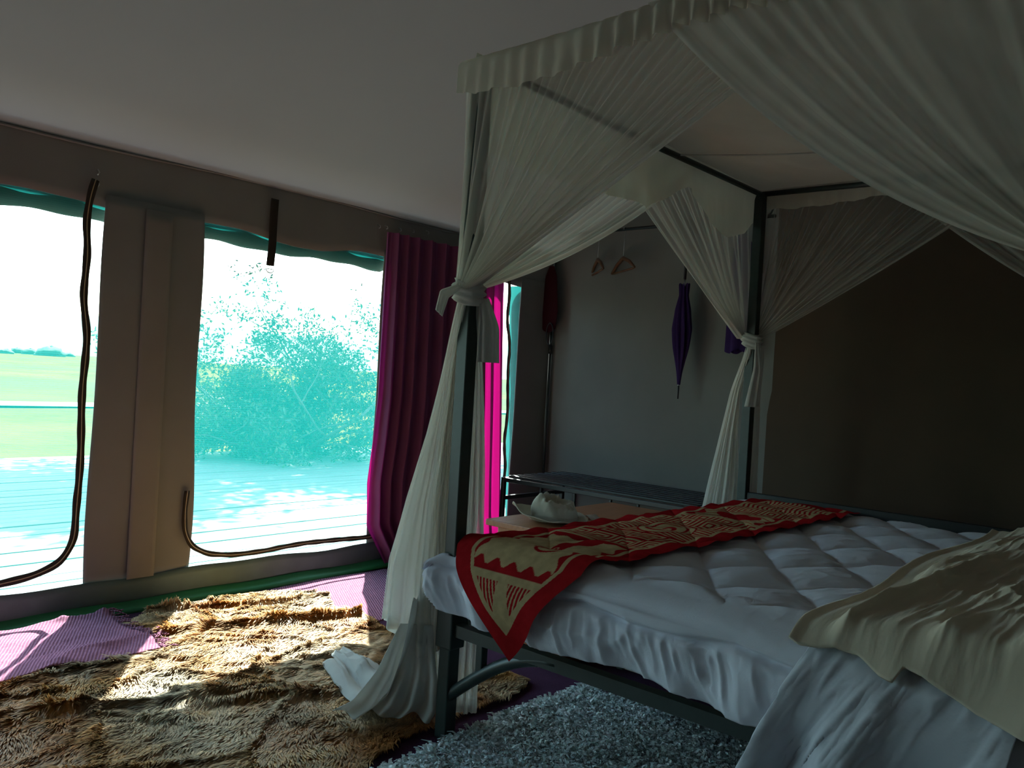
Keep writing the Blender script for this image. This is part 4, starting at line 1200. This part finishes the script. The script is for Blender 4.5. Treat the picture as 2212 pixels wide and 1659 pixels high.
# ------------------------------------------------------------------ clothes rail on the back wall and what hangs there
RX = 2.60; RZ = 2.11
rail = empty('clothes_rail', (RX, .9, RZ)); tag(rail, 'dark hanging rail fixed along the back canvas wall', 'rail')
MB().tube([(RX, .20, RZ), (RX, 1.78, RZ)], .010, 8).build('rod', M['black'], rail, True)
for y in (.25, 1.60):
    MB().tube([(RX, y, RZ), (RX + .05, y, RZ + .03), (RX + .075, y, RZ + .06)], .006, 6).build('bracket', M['black'], rail, True)

def rail_hook(y, z0):
    """wire rising to the rail and bent over it"""
    return [(RX, y, z0), (RX, y, RZ - .045), (RX + .011, y, RZ - .018)] + [(RX + .0125 * math.cos(t), y, RZ + .0125 * math.sin(t)) for t in np.linspace(-.3, pi * 1.1, 12)]

def umbrella(xy_top, z_tip, label):
    x, y = xy_top
    L = 0.80; zt = z_tip
    root = empty('umbrella', (x, y, zt)); tag(root, label, 'umbrella')
    n, m = 40, 64
    b = np.linspace(0, 1, n)[:, None]; th = np.linspace(0, 2 * pi, m, endpoint=False)[None, :]
    z = zt + .085 + b * .60
    R0 = np.interp(b, [0, .12, .35, .55, .75, .9, 1], [.010, .018, .042, .052, .040, .024, .028])
    rr = R0 * (1 + .28 * np.sin(th * 8 + 5 * b) * sstep(.05, .4, b)) 
    P = np.stack([x + rr * np.cos(th) * .75, y + rr * np.sin(th), z + 0 * th], -1)
    P[..., 2] += .012 * np.sin(th * 8) * sstep(.9, 1, b)
    grid('canopy', P, M['purple'], root, wrap=True)
    MB().lathe([(.0, 0), (.004, .002), (.005, .05), (.006, .085), (.0, .09)], (x, y, zt), 10).build('tip', M['black'], root, True)
    MB().lathe([(.0, 0), (.008, 0), (.008, .012), (.0, .012)], (x, y, zt + .08), 10).build('ferrule', M['steel'], root, True)
    hz = RZ - .01
    MB().tube([(x, y, zt + .08), (x, y, zt + .80)], .005, 8).build('shaft', M['steel'], root, True)
    hook = [(x, y, zt + .72), (x, y, (zt + .72 + hz) / 2)] + [(x + .03 - .03 * math.cos(t), y, hz + .03 * math.sin(t)) for t in np.linspace(0, pi, 12)] + [(x + .06, y, hz - .05)]
    MB().tube(hook, .009, 8).build('handle', M['black'], root, True)
    return root
ut = at(1464, 862, 0, RX - .03)
umbrella((RX - .03, ut[1]), ut[2], 'folded purple umbrella hanging tip down in front of the back canvas wall')

def hanging_cloth(name, c, wid, z0, z1, mat, label, cat, seed):
    n, m = 40, 60
    b = np.linspace(0, 1, n)[:, None]; th = np.linspace(0, 2 * pi, m, endpoint=False)[None, :]
    w = wid * np.interp(b, [0, .1, .5, 1], [.25, .7, .9, 1.0])
    rr = 1 + .18 * np.sin(th * 5 + seed + b * 2)
    P = np.stack([c[0] + .035 * np.sin(th) * rr, c[1] + w / 2 * np.cos(th) * rr, z0 + (z1 - z0) * b + .012 * np.sin(th * 3 + seed) * b], -1)
    root = empty(name, (c[0], c[1], z1)); tag(root, label, cat)
    grid('cloth', P, mat, root, wrap=True)
    MB().tube(rail_hook(c[1], z0 - .03), .0025, 6).build('hook', M['steel'], root, True)
    return root
pc = at(1592, 760, 0, RX)
hanging_cloth('hanging_garment', (RX, pc[1]), .13, RZ - .08, pc[2], M['purple'], 'dark purple garment hanging on the back wall behind the net tail', 'garment', 1)
rcq = at(1185, 690, 0, RX)
def pouch():
    c = at(1185, 700, 0, RX); root = empty('red_pouch', (c[0], c[1], c[2])); tag(root, 'dark red cloth pouch with a loop hanging near the tent corner', 'pouch')
    n, m = 30, 40
    b = np.linspace(0, 1, n)[:, None]; th = np.linspace(0, 2 * pi, m, endpoint=False)[None, :]
    w = np.interp(b, [0, .15, .7, .95, 1], [.02, .05, .075, .06, .01])
    P = np.stack([c[0] + .022 * np.sin(th) * (w / .075), c[1] + w * np.cos(th) * (1 + .06 * np.sin(th * 6)), 1.90 - (1.90 - c[2] + .06) * b + 0 * th], -1)
    grid('cloth', P, M['red'], root, wrap=True)
    MB().tube(rail_hook(min(c[1], 1.76), 1.885), .003, 6).build('cord', M['black'], root, True)
    lp = [(c[0] - .02, c[1] - .03 + .03 * math.cos(t) * 1.0, c[2] - .07 + .075 * math.sin(t)) for t in np.linspace(0, 2 * pi, 24)]
    MB().tube(lp, .004, 6).build('loop', M['black'], root, True)
pouch()
def hanger(y, rot, label):
    z = RZ
    root = empty('coat_hanger', (RX, y, z)); tag(root, label, 'hanger', 'wooden hangers on the rail')
    s, c_ = math.sin(rot), math.cos(rot)
    tr = lambda e, zz: (RX + s * e, y + c_ * e, z + zz)
    MB().tube([tr(-.19, -.265), tr(-.10, -.215), tr(0, -.185), tr(.10, -.215), tr(.19, -.265)], [.008, .011, .013, .011, .008], 8).build('shoulder_bar', M['hanger'], root, True)
    MB().tube([tr(-.17, -.268), tr(.17, -.268)], .007, 8).build('trouser_bar', M['hanger'], root, True)
    MB().tube(rail_hook(y, z - .18), .0025, 6).build('hook', M['steel'], root, True)
hy_ = at(1345, 585, 0, RX)[1]
hanger(hy_, .60, 'orange wooden coat hanger on the back wall rail')
hanger(hy_ + .20, .75, 'orange wooden coat hanger on the back wall rail')
